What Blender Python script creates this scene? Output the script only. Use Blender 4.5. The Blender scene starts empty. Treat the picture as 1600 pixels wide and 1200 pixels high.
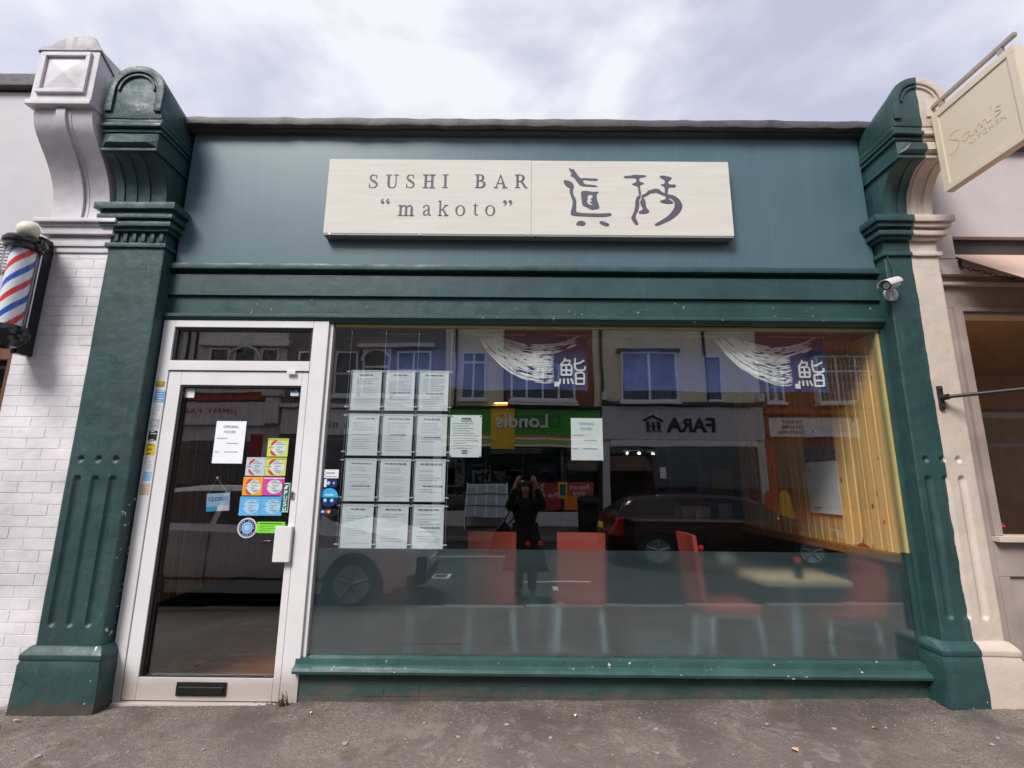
import bpy, bmesh, math, random
from mathutils import Vector, Matrix, noise
random.seed(7)
PI = math.pi
R = math.radians
sc = bpy.context.scene
COL = sc.collection

# ------------------------------------------------------------------ camera, sky, sun, exposure
def set_camera():
    cam = bpy.data.cameras.new('camera')
    cam.sensor_fit = 'HORIZONTAL'; cam.sensor_width = 36.0
    cam.lens = 771.1 / 1600 * 36.0
    cam.clip_start = 0.02; cam.clip_end = 1500
    o = bpy.data.objects.new('camera', cam); COL.objects.link(o)
    yaw, pitch, roll = R(-0.20), R(11.38), R(-0.54)
    f = Vector((math.sin(yaw)*math.cos(pitch), math.cos(yaw)*math.cos(pitch), math.sin(pitch)))
    r = Vector((math.cos(yaw), -math.sin(yaw), 0)); d = f.cross(r)
    r2 = math.cos(roll)*r + math.sin(roll)*d
    d2 = -math.sin(roll)*r + math.cos(roll)*d
    m = Matrix((r2, -d2, -f)).transposed().to_4x4()
    m.translation = Vector((0, -3.45, 1.37))
    o.matrix_world = m
    sc.camera = o
set_camera()

SUN_EL, SUN_AZ = R(48), R(214)      # compass direction the light comes from (0 = +y, clockwise)
w = bpy.data.worlds.new('World'); sc.world = w; w.use_nodes = True
nt = w.node_tree; nt.nodes.clear()
def N(t, tree=None, **kw):
    n = (tree or nt).nodes.new(t)
    for k, v in kw.items(): setattr(n, k, v)
    return n
out = N('ShaderNodeOutputWorld'); bg = N('ShaderNodeBackground')
sky = N('ShaderNodeTexSky', sky_type='NISHITA', sun_disc=False, sun_elevation=SUN_EL, sun_rotation=SUN_AZ)
sky.air_density = 1.0; sky.dust_density = 2.0
tc = N('ShaderNodeTexCoord'); mp = N('ShaderNodeMapping'); mp.inputs['Scale'].default_value = (1.0, 1.0, 1.9)
mp.inputs['Location'].default_value = (0.35, 0.1, 0.42)
n1 = N('ShaderNodeTexNoise'); n1.inputs['Scale'].default_value = 2.3; n1.inputs['Detail'].default_value = 9; n1.inputs['Roughness'].default_value = 0.52; n1.inputs['Distortion'].default_value = 0.25
ramp = N('ShaderNodeValToRGB')
e = ramp.color_ramp.elements
e[0].position = 0.40; e[0].color = (3.0, 3.05, 3.75, 1)
e[1].position = 0.59; e[1].color = (5.1, 5.1, 5.25, 1)
m1 = e.new(0.46); m1.color = (3.5, 3.52, 4.15, 1)
m2 = e.new(0.53); m2.color = (4.3, 4.3, 4.75, 1)
mixc = N('ShaderNodeMix', data_type='RGBA'); mixc.inputs[0].default_value = 0.86
bg.inputs['Strength'].default_value = 0.1
nt.links.new(tc.outputs['Generated'], mp.inputs[0]); nt.links.new(mp.outputs[0], n1.inputs['Vector'])
nt.links.new(n1.outputs[0], ramp.inputs[0])
nt.links.new(sky.outputs[0], mixc.inputs[6]); nt.links.new(ramp.outputs[0], mixc.inputs[7])
nt.links.new(mixc.outputs[2], bg.inputs[0]); nt.links.new(bg.outputs[0], out.inputs[0])

sl = bpy.data.lights.new('sun', 'SUN'); sl.energy = 2.1; sl.angle = R(22); sl.color = (1.0, 0.97, 0.93)
so = bpy.data.objects.new('sun', sl); COL.objects.link(so); so.location = (-3, -8, 14)
dv = Vector((math.sin(SUN_AZ)*math.cos(SUN_EL), math.cos(SUN_AZ)*math.cos(SUN_EL), math.sin(SUN_EL)))
so.rotation_euler = dv.to_track_quat('Z', 'Y').to_euler()

sc.view_settings.view_transform = 'Standard'; sc.view_settings.look = 'None'
sc.view_settings.gamma = 1.0; sc.view_settings.exposure = 1.02
sc.view_settings.use_curve_mapping = False
sc.render.engine = 'CYCLES'
sc.cycles.use_denoising = True
sc.cycles.max_bounces = 8; sc.cycles.transparent_max_bounces = 24
sc.cycles.glossy_bounces = 5; sc.cycles.transmission_bounces = 8; sc.cycles.diffuse_bounces = 3
sc.cycles.caustics_reflective = False; sc.cycles.caustics_refractive = True; sc.cycles.blur_glossy = 0.4
sc.cycles.sample_clamp_indirect = 6.0

# ------------------------------------------------------------------ materials
MATS = {}
def newmat(name):
    m = bpy.data.materials.new(name); m.use_nodes = True
    t = m.node_tree; t.nodes.clear()
    o = t.nodes.new('ShaderNodeOutputMaterial'); b = t.nodes.new('ShaderNodeBsdfPrincipled')
    t.links.new(b.outputs[0], o.inputs[0])
    MATS[name] = m
    return m, t, b, o
def link(t, a, b): t.links.new(a, b)
def noise_node(t, scale, detail=4, rough=0.55, vec=None, dist=0.0):
    n = t.nodes.new('ShaderNodeTexNoise'); n.inputs['Scale'].default_value = scale
    n.inputs['Detail'].default_value = detail; n.inputs['Roughness'].default_value = rough
    n.inputs['Distortion'].default_value = dist
    if vec is None:
        tcn = t.nodes.new('ShaderNodeTexCoord'); vec = tcn.outputs['Object']
    link(t, vec, n.inputs['Vector']); return n
def ramp_node(t, fac, stops):
    r = t.nodes.new('ShaderNodeValToRGB'); el = r.color_ramp.elements
    while len(el) < len(stops): el.new(0.5)
    for q, (p, c) in zip(el, stops):
        q.position = p; q.color = (c, c, c, 1) if isinstance(c, (int, float)) else (*c, 1)
    link(t, fac, r.inputs[0]); return r
def mixcol(t, fac, a, b):
    m = t.nodes.new('ShaderNodeMix'); m.data_type = 'RGBA'
    for s, v in ((0, fac), (6, a), (7, b)):
        if hasattr(v, 'node'): link(t, v, m.inputs[s])
        elif s == 0: m.inputs[0].default_value = v
        else: m.inputs[s].default_value = (*v, 1)
    return m.outputs[2]
def math_node(t, op, a, b=None, c=None, clamp=False):
    m = t.nodes.new('ShaderNodeMath'); m.operation = op; m.use_clamp = clamp
    for i, v in enumerate((a, b, c)):
        if v is None: continue
        if hasattr(v, 'node'): link(t, v, m.inputs[i])
        else: m.inputs[i].default_value = v
    return m.outputs[0]
def bump(t, b, h, strength=0.3, dist=0.01):
    n = t.nodes.new('ShaderNodeBump'); n.inputs['Strength'].default_value = strength; n.inputs['Distance'].default_value = dist
    link(t, h, n.inputs['Height']); link(t, n.outputs[0], b.inputs['Normal']); return n
def vscale(t, s):
    tcn = t.nodes.new('ShaderNodeTexCoord'); m = t.nodes.new('ShaderNodeMapping')
    m.inputs['Scale'].default_value = s; link(t, tcn.outputs['Object'], m.inputs[0]); return m.outputs[0]

def plain(name, col, rough=0.6, metal=0.0, var=0.12, scale=6.0, bstr=0.0, bscale=60, spec=0.5, bdist=0.004):
    m, t, b, o = newmat(name)
    b.inputs['Roughness'].default_value = rough; b.inputs['Metallic'].default_value = metal
    b.inputs['Specular IOR Level'].default_value = spec
    n = noise_node(t, scale, 5)
    lo = tuple(c*(1-var) for c in col); hi = tuple(min(1, c*(1+var)) for c in col)
    r = ramp_node(t, n.outputs[0], [(0.3, lo), (0.7, hi)])
    link(t, r.outputs[0], b.inputs['Base Color'])
    if bstr:
        n2 = noise_node(t, bscale, 4); bump(t, b, n2.outputs[0], bstr, bdist)
    return m

def old_paint(name, col, rough=0.42, chips=0.0, zmax=None, chipcol=(0.62, 0.6, 0.55), lump=0.35, dirt=0.0, dirtcol=(0.07, 0.05, 0.04), split=None, col2=None, edge=None, vlow=True, streak=0.25, cracks=False):
    """thick brush-painted masonry or joinery: blisters, slight fading, chips, splash dirt near the ground"""
    m, t, b, o = newmat(name)
    n = noise_node(t, 2.3, 6, 0.6); fine = noise_node(t, 38, 3)
    lo = tuple(c*0.78 for c in col); hi = tuple(c*1.25 for c in col)
    c = ramp_node(t, n.outputs[0], [(0.3, lo), (0.7, hi)]).outputs[0]
    if streak:
        sn = noise_node(t, 1.0, 5, 0.65, vscale(t, (26, 26, 1.6)))
        sm = ramp_node(t, sn.outputs[0], [(0.56, 0.0), (0.78, streak)])
        c = mixcol(t, sm.outputs[0], c, tuple(min(1, x*1.6+0.03) for x in col))
    if split is not None:
        tcn = t.nodes.new('ShaderNodeTexCoord'); sx = t.nodes.new('ShaderNodeSeparateXYZ'); link(t, tcn.outputs['Object'], sx.inputs[0])
        wob = noise_node(t, 7, 2); ww = math_node(t, 'MULTIPLY', math_node(t, 'SUBTRACT', wob.outputs[0], 0.5), 0.022)
        xx = math_node(t, 'ADD', sx.outputs[0], ww)
        g = math_node(t, 'GREATER_THAN', xx, split)
        n3 = noise_node(t, 3.1, 5)
        c2 = ramp_node(t, n3.outputs[0], [(0.3, tuple(x*0.9 for x in col2)), (0.7, tuple(min(1, x*1.07) for x in col2))]).outputs[0]
        c = mixcol(t, g, c, c2)
    if chips:
        cn = noise_node(t, 22, 3, 0.6); mask = ramp_node(t, cn.outputs[0], [(0.69-0.06*chips, 0.0), (0.71-0.06*chips, 1.0)]).outputs[0]
        if edge is not None:
            tcn = t.nodes.new('ShaderNodeTexCoord'); sx = t.nodes.new('ShaderNodeSeparateXYZ'); link(t, tcn.outputs['Object'], sx.inputs[0])
            ax, pos, wd = edge
            dd = math_node(t, 'ABSOLUTE', math_node(t, 'SUBTRACT', sx.outputs[ax], pos))
            inn = math_node(t, 'LESS_THAN', dd, wd)
            mask = math_node(t, 'MULTIPLY', mask, inn)
        if zmax:
            tcn = t.nodes.new('ShaderNodeTexCoord'); sx = t.nodes.new('ShaderNodeSeparateXYZ'); link(t, tcn.outputs['Object'], sx.inputs[0])
            mask = math_node(t, 'MULTIPLY', mask, math_node(t, 'LESS_THAN', sx.outputs[2], zmax))
        c = mixcol(t, mask, c, chipcol)
    if dirt:
        tcn = t.nodes.new('ShaderNodeTexCoord'); sx = t.nodes.new('ShaderNodeSeparateXYZ'); link(t, tcn.outputs['Object'], sx.inputs[0])
        dn = noise_node(t, 5, 6, 0.65, vscale(t, (1, 1, 2.2)))
        zz = math_node(t, 'ADD', sx.outputs[2], math_node(t, 'MULTIPLY', math_node(t, 'SUBTRACT', dn.outputs[0], 0.5), -0.32))
        dm = ramp_node(t, zz, [(0.02, 0.85), (0.02+dirt, 0.0)]).outputs[0]
        c = mixcol(t, dm, c, dirtcol)
    if cracks:
        vo = t.nodes.new('ShaderNodeTexVoronoi'); vo.feature = 'DISTANCE_TO_EDGE'; vo.inputs['Scale'].default_value = 1.0
        dn2 = noise_node(t, 9, 4); va = t.nodes.new('ShaderNodeVectorMath'); va.operation = 'MULTIPLY_ADD'; va.inputs[1].default_value = (0.5, 0.5, 0.5); link(t, dn2.outputs['Color'], va.inputs[0]); link(t, vscale(t, (5.5, 5.5, 8)), va.inputs[2]); link(t, va.outputs[0], vo.inputs['Vector'])
        ln = ramp_node(t, vo.outputs['Distance'], [(0.006, 1.0), (0.014, 0.0)]).outputs[0]
        sel = ramp_node(t, noise_node(t, 3.3, 3).outputs[0], [(0.54, 0.0), (0.60, 1.0)]).outputs[0]
        crk = math_node(t, 'MULTIPLY', ln, sel)
        c = mixcol(t, math_node(t, 'MULTIPLY', crk, 0.75), c, tuple(x*0.25 for x in col))
        sc2 = ramp_node(t, noise_node(t, 31, 3, 0.6, vscale(t, (1, 1, 0.35))).outputs[0], [(0.66, 0.0), (0.70, 0.5)]).outputs[0]
        c = mixcol(t, sc2, c, tuple(min(1, x*1.9+0.02) for x in col))
    link(t, c, b.inputs['Base Color'])
    rr = ramp_node(t, noise_node(t, 9, 4).outputs[0], [(0.3, rough*0.8), (0.75, min(1, rough*1.45))]); link(t, rr.outputs[0], b.inputs['Roughness'])
    h = math_node(t, 'ADD', math_node(t, 'MULTIPLY', noise_node(t, 8.5, 5, 0.55).outputs[0], 1.3), math_node(t, 'MULTIPLY', fine.outputs[0], 0.16))
    bump(t, b, h, lump, 0.012)
    return m

GREEN = (0.021, 0.055, 0.055)
old_paint('pier_green', GREEN, 0.48, chips=1.1, zmax=1.25, edge=(0, -2.547, 0.014), dirt=0.05, lump=0.42, streak=0.35, cracks=True)
old_paint('console_green', (0.022, 0.056, 0.062), 0.5, lump=0.6, cracks=True)
old_paint('joinery_green', (0.017, 0.055, 0.055), 0.42, lump=0.25, chips=0.05, chipcol=(0.25, 0.27, 0.26))
old_paint('frieze_green', (0.022, 0.060, 0.066), 0.46, lump=0.2, chips=0.0, streak=0.4)
old_paint('riser_green', (0.030, 0.066, 0.058), 0.6, lump=0.6, dirt=0.09, dirtcol=(0.105, 0.066, 0.058))
old_paint('sill_green', (0.030, 0.076, 0.072), 0.3, chips=0.15, lump=0.3)
old_paint('jamb_green', (0.024, 0.066, 0.064), 0.35, lump=0.2)
old_paint('pier_split', (0.020, 0.058, 0.060), 0.46, chips=0.1, zmax=0.42, split=2.857, col2=(0.58, 0.49, 0.42), dirt=0.04, lump=0.45, streak=0.5)
old_paint('white_masonry', (0.60, 0.57, 0.60), 0.55, lump=0.25, streak=0.0)
old_paint('white_brick', (0.64, 0.615, 0.63), 0.55, lump=0.4, streak=0.0, dirt=0.05, dirtcol=(0.3, 0.27, 0.26))
old_paint('weathered_cap', (0.48, 0.45, 0.46), 0.8, lump=0.8, chips=0.6, chipcol=(0.24, 0.22, 0.21), streak=0)
old_paint('cream_masonry', (0.58, 0.49, 0.42), 0.55, lump=0.12, streak=0.0)
old_paint('taupe_joinery', (0.36, 0.30, 0.27), 0.5, lump=0.05, streak=0.0)
plain('pale_render', (0.50, 0.46, 0.45), 0.7, var=0.06, bstr=0.15)
plain('fascia_grey', (0.52, 0.50, 0.52), 0.6, var=0.05)

def fascia_mat():
    m, t, b, o = newmat('fascia_teal')
    n = noise_node(t, 1.3, 4); s = noise_node(t, 1.0, 5, 0.6, vscale(t, (15, 15, 0.6)))
    c = ramp_node(t, n.outputs[0], [(0.3, (0.064, 0.122, 0.148)), (0.7, (0.076, 0.140, 0.168))]).outputs[0]
    c = mixcol(t, ramp_node(t, s.outputs[0], [(0.48, 0.0), (0.75, 0.4)]).outputs[0], c, (0.10, 0.17, 0.195))
    link(t, c, b.inputs['Base Color']); b.inputs['Roughness'].default_value = 0.42
    bump(t, b, noise_node(t, 3, 2).outputs[0], 0.04, 0.01)
fascia_mat()
def lead_mat():
    m, t, b, o = newmat('lead_coping')
    n = noise_node(t, 5, 6, 0.7); c = ramp_node(t, n.outputs[0], [(0.3, (0.055, 0.047, 0.052)), (0.7, (0.12, 0.105, 0.105))])
    link(t, c.outputs[0], b.inputs['Base Color']); b.inputs['Roughness'].default_value = 0.6
    bump(t, b, noise_node(t, 22, 5).outputs[0], 0.5, 0.01)
lead_mat()
def upvc():
    m, t, b, o = newmat('white_frame')
    n = noise_node(t, 3, 6, 0.65); tcn = t.nodes.new('ShaderNodeTexCoord'); sx = t.nodes.new('ShaderNodeSeparateXYZ'); link(t, tcn.outputs['Object'], sx.inputs[0])
    c = ramp_node(t, n.outputs[0], [(0.3, (0.70, 0.68, 0.68)), (0.7, (0.77, 0.76, 0.77))]).outputs[0]
    zz = math_node(t, 'ADD', sx.outputs[2], math_node(t, 'MULTIPLY', n.outputs[0], -0.22))
    c = mixcol(t, ramp_node(t, zz, [(-0.06+0.06, 0.75), (0.14, 0.0)]).outputs[0], c, (0.38, 0.31, 0.26))
    link(t, c, b.inputs['Base Color']); b.inputs['Roughness'].default_value = 0.32
    bump(t, b, noise_node(t, 40, 2).outputs[0], 0.03, 0.004)
upvc()
plain('black_gasket', (0.012, 0.012, 0.014), 0.5)
plain('black_plastic', (0.012, 0.012, 0.013), 0.28)
plain('black_enamel', (0.010, 0.010, 0.012), 0.14, var=0.05)
plain('chair_steel', (0.62, 0.63, 0.65), 0.35, metal=0.3, var=0.04)
plain('chrome', (0.62, 0.62, 0.64), 0.18, metal=1.0, var=0.04)
plain('steel_cable', (0.55, 0.56, 0.58), 0.3, metal=0.9, var=0.04)
plain('wrought_iron', (0.02, 0.018, 0.018), 0.5, bstr=0.3)
plain('lettering_slate', (0.085, 0.082, 0.115), 0.6, var=0.04)
plain('ink_black', (0.02, 0.02, 0.025), 0.6, var=0.02)
plain('ink_grey', (0.26, 0.29, 0.33), 0.7, var=0.02)
plain('ink_pale', (0.70, 0.76, 0.80), 0.7, var=0.02)
plain('paper_white', (0.84, 0.86, 0.90), 0.7, var=0.03, scale=9)
plain('paper_menu', (0.86, 0.91, 0.95), 0.6, var=0.04, scale=5)
plain('acrylic_edge', (0.62, 0.68, 0.70), 0.25, var=0.02)
plain('globe_white', (0.78, 0.74, 0.60), 0.35, var=0.05)
plain('camera_white', (0.62, 0.61, 0.62), 0.4, var=0.05)
plain('grey_plastic', (0.22, 0.22, 0.23), 0.45)
for nm, c in {'sticker_lime': (0.55, 0.66, 0.12), 'sticker_silver': (0.50, 0.60, 0.66), 'sticker_orange': (0.85, 0.33, 0.03), 'sticker_magenta': (0.62, 0.06, 0.33),
              'sticker_blue': (0.12, 0.42, 0.75), 'sticker_green': (0.22, 0.72, 0.03), 'sticker_darkgreen': (0.01, 0.14, 0.10), 'sticker_navy': (0.012, 0.02, 0.13),
              'sticker_sky': (0.03, 0.40, 0.68), 'sticker_yellow': (0.72, 0.56, 0.02), 'sticker_mustard': (0.36, 0.28, 0.04), 'sticker_red': (0.62, 0.06, 0.03),
              'sticker_beige': (0.55, 0.46, 0.38), 'sticker_ice': (0.35, 0.58, 0.78), 'sticker_white': (0.74, 0.75, 0.78), 'sticker_grey': (0.42, 0.45, 0.50), 'circle_pale': (0.62, 0.68, 0.66), 'sticker_amber': (0.80, 0.42, 0.08)}.items():
    plain(nm, c, 0.4, var=0.03)

def signboard_mat():
    m, t, b, o = newmat('travertine_board')
    n = noise_node(t, 1.0, 6, 0.6, vscale(t, (2.2, 2, 34))); n2 = noise_node(t, 1.0, 3, 0.5, vscale(t, (7, 2, 120)))
    c = ramp_node(t, n.outputs[0], [(0.3, (0.62, 0.585, 0.53)), (0.5, (0.655, 0.625, 0.575)), (0.72, (0.69, 0.665, 0.62))]).outputs[0]
    c = mixcol(t, ramp_node(t, n2.outputs[0], [(0.6, 0.0), (0.75, 0.25)]).outputs[0], c, (0.52, 0.47, 0.40))
    link(t, c, b.inputs['Base Color']); b.inputs['Roughness'].default_value = 0.7; b.inputs['Specular IOR Level'].default_value = 0.2
signboard_mat()

def wood(name, base, dark, knots=True, rough=0.45, vertical=True, ring=1.0):
    m, t, b, o = newmat(name)
    oi = t.nodes.new('ShaderNodeObjectInfo')
    tcn = t.nodes.new('ShaderNodeTexCoord'); off = t.nodes.new('ShaderNodeVectorMath'); off.operation = 'MULTIPLY_ADD'
    cmb = t.nodes.new('ShaderNodeCombineXYZ')
    for i in range(3): link(t, oi.outputs['Random'], cmb.inputs[i])
    off.inputs[1].default_value = (13.1, 17.7, 23.9)
    link(t, cmb.outputs[0], off.inputs[0]); link(t, tcn.outputs['Object'], off.inputs[2])
    mp = t.nodes.new('ShaderNodeMapping'); mp.inputs['Scale'].default_value = (22, 22, 0.9) if vertical else (0.9, 22, 22)
    link(t, off.outputs[0], mp.inputs[0])
    g = noise_node(t, ring, 5, 0.6, mp.outputs[0], 0.6)
    lo = tuple(x*0.72 for x in base)
    c = ramp_node(t, g.outputs[0], [(0.34, lo), (0.5, base), (0.68, tuple(min(1, x*1.2) for x in base))]).outputs[0]
    tint = t.nodes.new('ShaderNodeHueSaturation'); vv = math_node(t, 'MULTIPLY_ADD', oi.outputs['Random'], 0.35, 0.82)
    link(t, vv, tint.inputs['Value']); link(t, c, tint.inputs['Color']); c = tint.outputs[0]
    if knots:
        mk = t.nodes.new('ShaderNodeMapping'); mk.inputs['Scale'].default_value = (10.5, 10.5, 4.6); link(t, off.outputs[0], mk.inputs[0])
        v = t.nodes.new('ShaderNodeTexVoronoi'); v.inputs['Scale'].default_value = 1.0; link(t, mk.outputs[0], v.inputs['Vector'])
        k = ramp_node(t, v.outputs['Distance'], [(0.06, 1.0), (0.13, 0.0)]).outputs[0]
        c = mixcol(t, k, c, dark)
    link(t, c, b.inputs['Base Color']); b.inputs['Roughness'].default_value = rough
    bump(t, b, g.outputs[0], 0.08, 0.004)
    return m
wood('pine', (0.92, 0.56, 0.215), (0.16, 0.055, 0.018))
wood('shade_boards', (0.26, 0.13, 0.06), (0.05, 0.02, 0.01))  # left wall's pine boards, their shade put into a darker base colour
wood('pine_trim', (0.44, 0.19, 0.055), (0.1, 0.03, 0.01), knots=False, vertical=False)
wood('dark_wood', (0.16, 0.065, 0.03), (0.03, 0.012, 0.008), knots=False)
wood('table_wood', (0.66, 0.38, 0.20), (0.1, 0.03, 0.01), knots=False, vertical=False)
wood('floor_wood', (0.30, 0.115, 0.045), (0.1, 0.03, 0.01), knots=False, vertical=False)
plain('yellow_bead', (0.46, 0.39, 0.16), 0.5)
plain('vermilion_vinyl', (0.42, 0.070, 0.045), 0.45, var=0.1)
plain('dark_tile', (0.07, 0.08, 0.085), 0.5, var=0.2, scale=3)
plain('interior_dark', (0.055, 0.055, 0.055), 0.7, var=0.2)
plain('interior_green', (0.012, 0.04, 0.036), 0.5)
plain('interior_cream', (0.45, 0.42, 0.36), 0.8)
plain('counter_white', (0.62, 0.62, 0.62), 0.4)
plain('porcelain', (0.72, 0.73, 0.68), 0.25)
plain('soy_glass', (0.012, 0.010, 0.012), 0.1)
plain('cap_red', (0.62, 0.02, 0.02), 0.35)
plain('cloth_blue', (0.030, 0.052, 0.17), 0.85, var=0.25, scale=14)
plain('cloth_white', (0.86, 0.86, 0.87), 0.85, var=0.06)
plain('calendar_photo', (0.17, 0.12, 0.10), 0.4, var=0.9, scale=24)
plain('calendar_paper', (0.80, 0.82, 0.85), 0.6, var=0.04)

def glass(name, f0=0.055, tint=(0.96, 0.975, 0.97)):
    m, t, b, o = newmat(name); t.nodes.remove(b)
    lw = t.nodes.new('ShaderNodeLayerWeight'); lw.inputs[0].default_value = 0.5
    p5 = math_node(t, 'POWER', lw.outputs['Facing'], 5.0)
    F = math_node(t, 'MULTIPLY_ADD', p5, 1-f0, f0, clamp=True)
    tr = t.nodes.new('ShaderNodeBsdfTransparent'); tr.inputs[0].default_value = (*tint, 1)
    gl = t.nodes.new('ShaderNodeBsdfGlossy'); gl.inputs['Roughness'].default_value = 0.0; gl.inputs[0].default_value = (1, 1, 1, 1)
    wv = noise_node(t, 1.7, 2, 0.4); wb_ = t.nodes.new('ShaderNodeBump'); wb_.inputs['Strength'].default_value = 1.0; wb_.inputs['Distance'].default_value = 0.0009; link(t, wv.outputs[0], wb_.inputs['Height']); link(t, wb_.outputs[0], gl.inputs['Normal'])
    mx = t.nodes.new('ShaderNodeMixShader'); link(t, F, mx.inputs[0]); link(t, tr.outputs[0], mx.inputs[1]); link(t, gl.outputs[0], mx.inputs[2])
    link(t, mx.outputs[0], o.inputs[0]); return m
glass('window_glass', 0.118)
glass('cafe_glass', 0.05)
glass('door_glass', 0.105, (0.93, 0.93, 0.93))
glass('transom_glass', 0.15, (0.9, 0.9, 0.9))
glass('far_glass', 0.06, (0.5, 0.55, 0.6))
glass('car_glass', 0.06, (0.12, 0.13, 0.13))
glass('clear_acrylic', 0.02, (0.99, 0.995, 0.995))
def frosted():
    m, t, b, o = newmat('frosted_film'); t.nodes.remove(b)
    rf = t.nodes.new('ShaderNodeBsdfRefraction'); rf.inputs['Roughness'].default_value = 0.35; rf.inputs['IOR'].default_value = 1.20; rf.inputs[0].default_value = (0.78, 0.90, 0.93, 1)
    df = t.nodes.new('ShaderNodeBsdfDiffuse'); df.inputs[0].default_value = (0.36, 0.52, 0.57, 1)
    n = noise_node(t, 2.0, 4); 
    fac = ramp_node(t, n.outputs[0], [(0.3, 0.06), (0.7, 0.10)]).outputs[0]
    mx = t.nodes.new('ShaderNodeMixShader'); link(t, fac, mx.inputs[0]); link(t, rf.outputs[0], mx.inputs[1]); link(t, df.outputs[0], mx.inputs[2])
    tp = t.nodes.new('ShaderNodeBsdfTransparent'); tp.inputs[0].default_value = (0.7, 0.75, 0.75, 1)
    m2 = t.nodes.new('ShaderNodeMixShader'); m2.inputs[0].default_value = 0.03
    link(t, mx.outputs[0], m2.inputs[1]); link(t, tp.outputs[0], m2.inputs[2]); link(t, m2.outputs[0], o.inputs[0])
frosted()
def emis(name, col, s):
    m, t, b, o = newmat(name)
    b.inputs['Emission Color'].default_value = (*col, 1); b.inputs['Emission Strength'].default_value = s; b.inputs['Base Color'].default_value = (*col, 1)
emis('bulb_warm', (1.0, 0.62, 0.25), 14.0)
emis('bulb_spot', (1.0, 0.9, 0.75), 20.0)

def asphalt(name, a, bcol, moss=0.5, patch=0.6):
    m, t, b, o = newmat(name)
    tcn = t.nodes.new('ShaderNodeTexCoord'); P = tcn.outputs['Object']
    agg = t.nodes.new('ShaderNodeTexVoronoi'); agg.inputs['Scale'].default_value = 130; link(t, P, agg.inputs['Vector'])
    sep = t.nodes.new('ShaderNodeSeparateColor'); link(t, agg.outputs['Color'], sep.inputs[0])
    c = ramp_node(t, sep.outputs[0], [(0.1, tuple(x*0.68 for x in a)), (0.6, a), (0.95, tuple(x*1.5 for x in a)), (1.0, tuple(min(1, x*2.6) for x in a))]).outputs[0]
    big = noise_node(t, 1.6, 7, 0.62, P, 0.4)
    c = mixcol(t, ramp_node(t, big.outputs[0], [(0.42, 0.0), (0.58, 0.75)]).outputs[0], c, tuple(x*0.45 for x in a))
    wear = noise_node(t, 6.5, 7, 0.68, P, 0.8)
    wm = ramp_node(t, wear.outputs[0], [(0.55, 0.0), (0.58, patch)]).outputs[0]
    big2 = noise_node(t, 0.9, 3, 0.5, P)
    wm = math_node(t, 'MULTIPLY', wm, ramp_node(t, big2.outputs[0], [(0.42, 0.25), (0.55, 1.0)]).outputs[0])
    if name == 'pavement_asphalt':
        sy = t.nodes.new('ShaderNodeSeparateXYZ'); link(t, P, sy.inputs[0]); yy = math_node(t, 'ADD', sy.outputs[1], math_node(t, 'MULTIPLY', math_node(t, 'SUBTRACT', big.outputs[0], 0.5), 0.9))
        near = math_node(t, 'MULTIPLY_ADD', yy, -2.2, -0.3, clamp=True)
        wm = math_node(t, 'MULTIPLY', wm, math_node(t, 'MULTIPLY_ADD', near, 0.9, 0.25))
        c = mixcol(t, math_node(t, 'MULTIPLY', near, 0.35), c, bcol)
    c = mixcol(t, wm, c, bcol)
    mo = noise_node(t, 4.2, 6, 0.7, P, 0.5)
    mm = ramp_node(t, mo.outputs[0], [(0.58, 0.0), (0.70, moss)]).outputs[0]
    c = mixcol(t, mm, c, (0.075, 0.082, 0.022))
    link(t, c, b.inputs['Base Color']); b.inputs['Roughness'].default_value = 0.85
    hgt = math_node(t, 'ADD', math_node(t, 'MULTIPLY', agg.outputs['Distance'], 1.0), math_node(t, 'MULTIPLY', wm, -0.0))
    inv = math_node(t, 'MULTIPLY', hgt, math_node(t, 'SUBTRACT', 1.0, math_node(t, 'MULTIPLY', wm, 0.7)))
    bump(t, b, inv, 0.75, 0.006)
asphalt('pavement_asphalt', (0.150, 0.122, 0.108), (0.245, 0.205, 0.182), 0.8, 0.6)
asphalt('road_asphalt', (0.045, 0.045, 0.047), (0.065, 0.062, 0.06), 0.0, 0.3)
asphalt('far_paving', (0.13, 0.12, 0.115), (0.17, 0.16, 0.15), 0.1, 0.4)
plain('kerb_granite', (0.24, 0.23, 0.22), 0.8, bstr=0.3)
plain('road_white', (0.62, 0.62, 0.60), 0.7, var=0.2, scale=12)
plain('soil_ground', (0.1, 0.095, 0.085), 0.9)

def brick_mat(name, a, b2, mortar, scale=4.4):
    m, t, b, o = newmat(name)
    tcn = t.nodes.new('ShaderNodeTexCoord'); mp = t.nodes.new('ShaderNodeMapping'); mp.inputs['Rotation'].default_value = (PI/2, 0, 0); link(t, tcn.outputs['Object'], mp.inputs[0])
    br = t.nodes.new('ShaderNodeTexBrick'); br.inputs['Scale'].default_value = 1.0; br.inputs['Brick Width'].default_value = 0.225; br.inputs['Row Height'].default_value = 0.075; br.inputs['Mortar Size'].default_value = 0.006
    br.inputs['Color1'].default_value = (*a, 1); br.inputs['Color2'].default_value = (*b2, 1); br.inputs['Mortar'].default_value = (*mortar, 1)
    link(t, mp.outputs[0], br.inputs['Vector']); link(t, br.outputs[0], b.inputs['Base Color']); b.inputs['Roughness'].default_value = 0.85
    bump(t, b, br.outputs['Fac'], -0.3, 0.01)
brick_mat('red_brick', (0.36, 0.10, 0.06), (0.28, 0.08, 0.05), (0.2, 0.17, 0.14))
brick_mat('grey_brick', (0.26, 0.23, 0.22), (0.20, 0.18, 0.175), (0.17, 0.16, 0.15))
plain('cream_render', (0.82, 0.74, 0.55), 0.8, var=0.08, scale=1.5, bstr=0.1)
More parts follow.
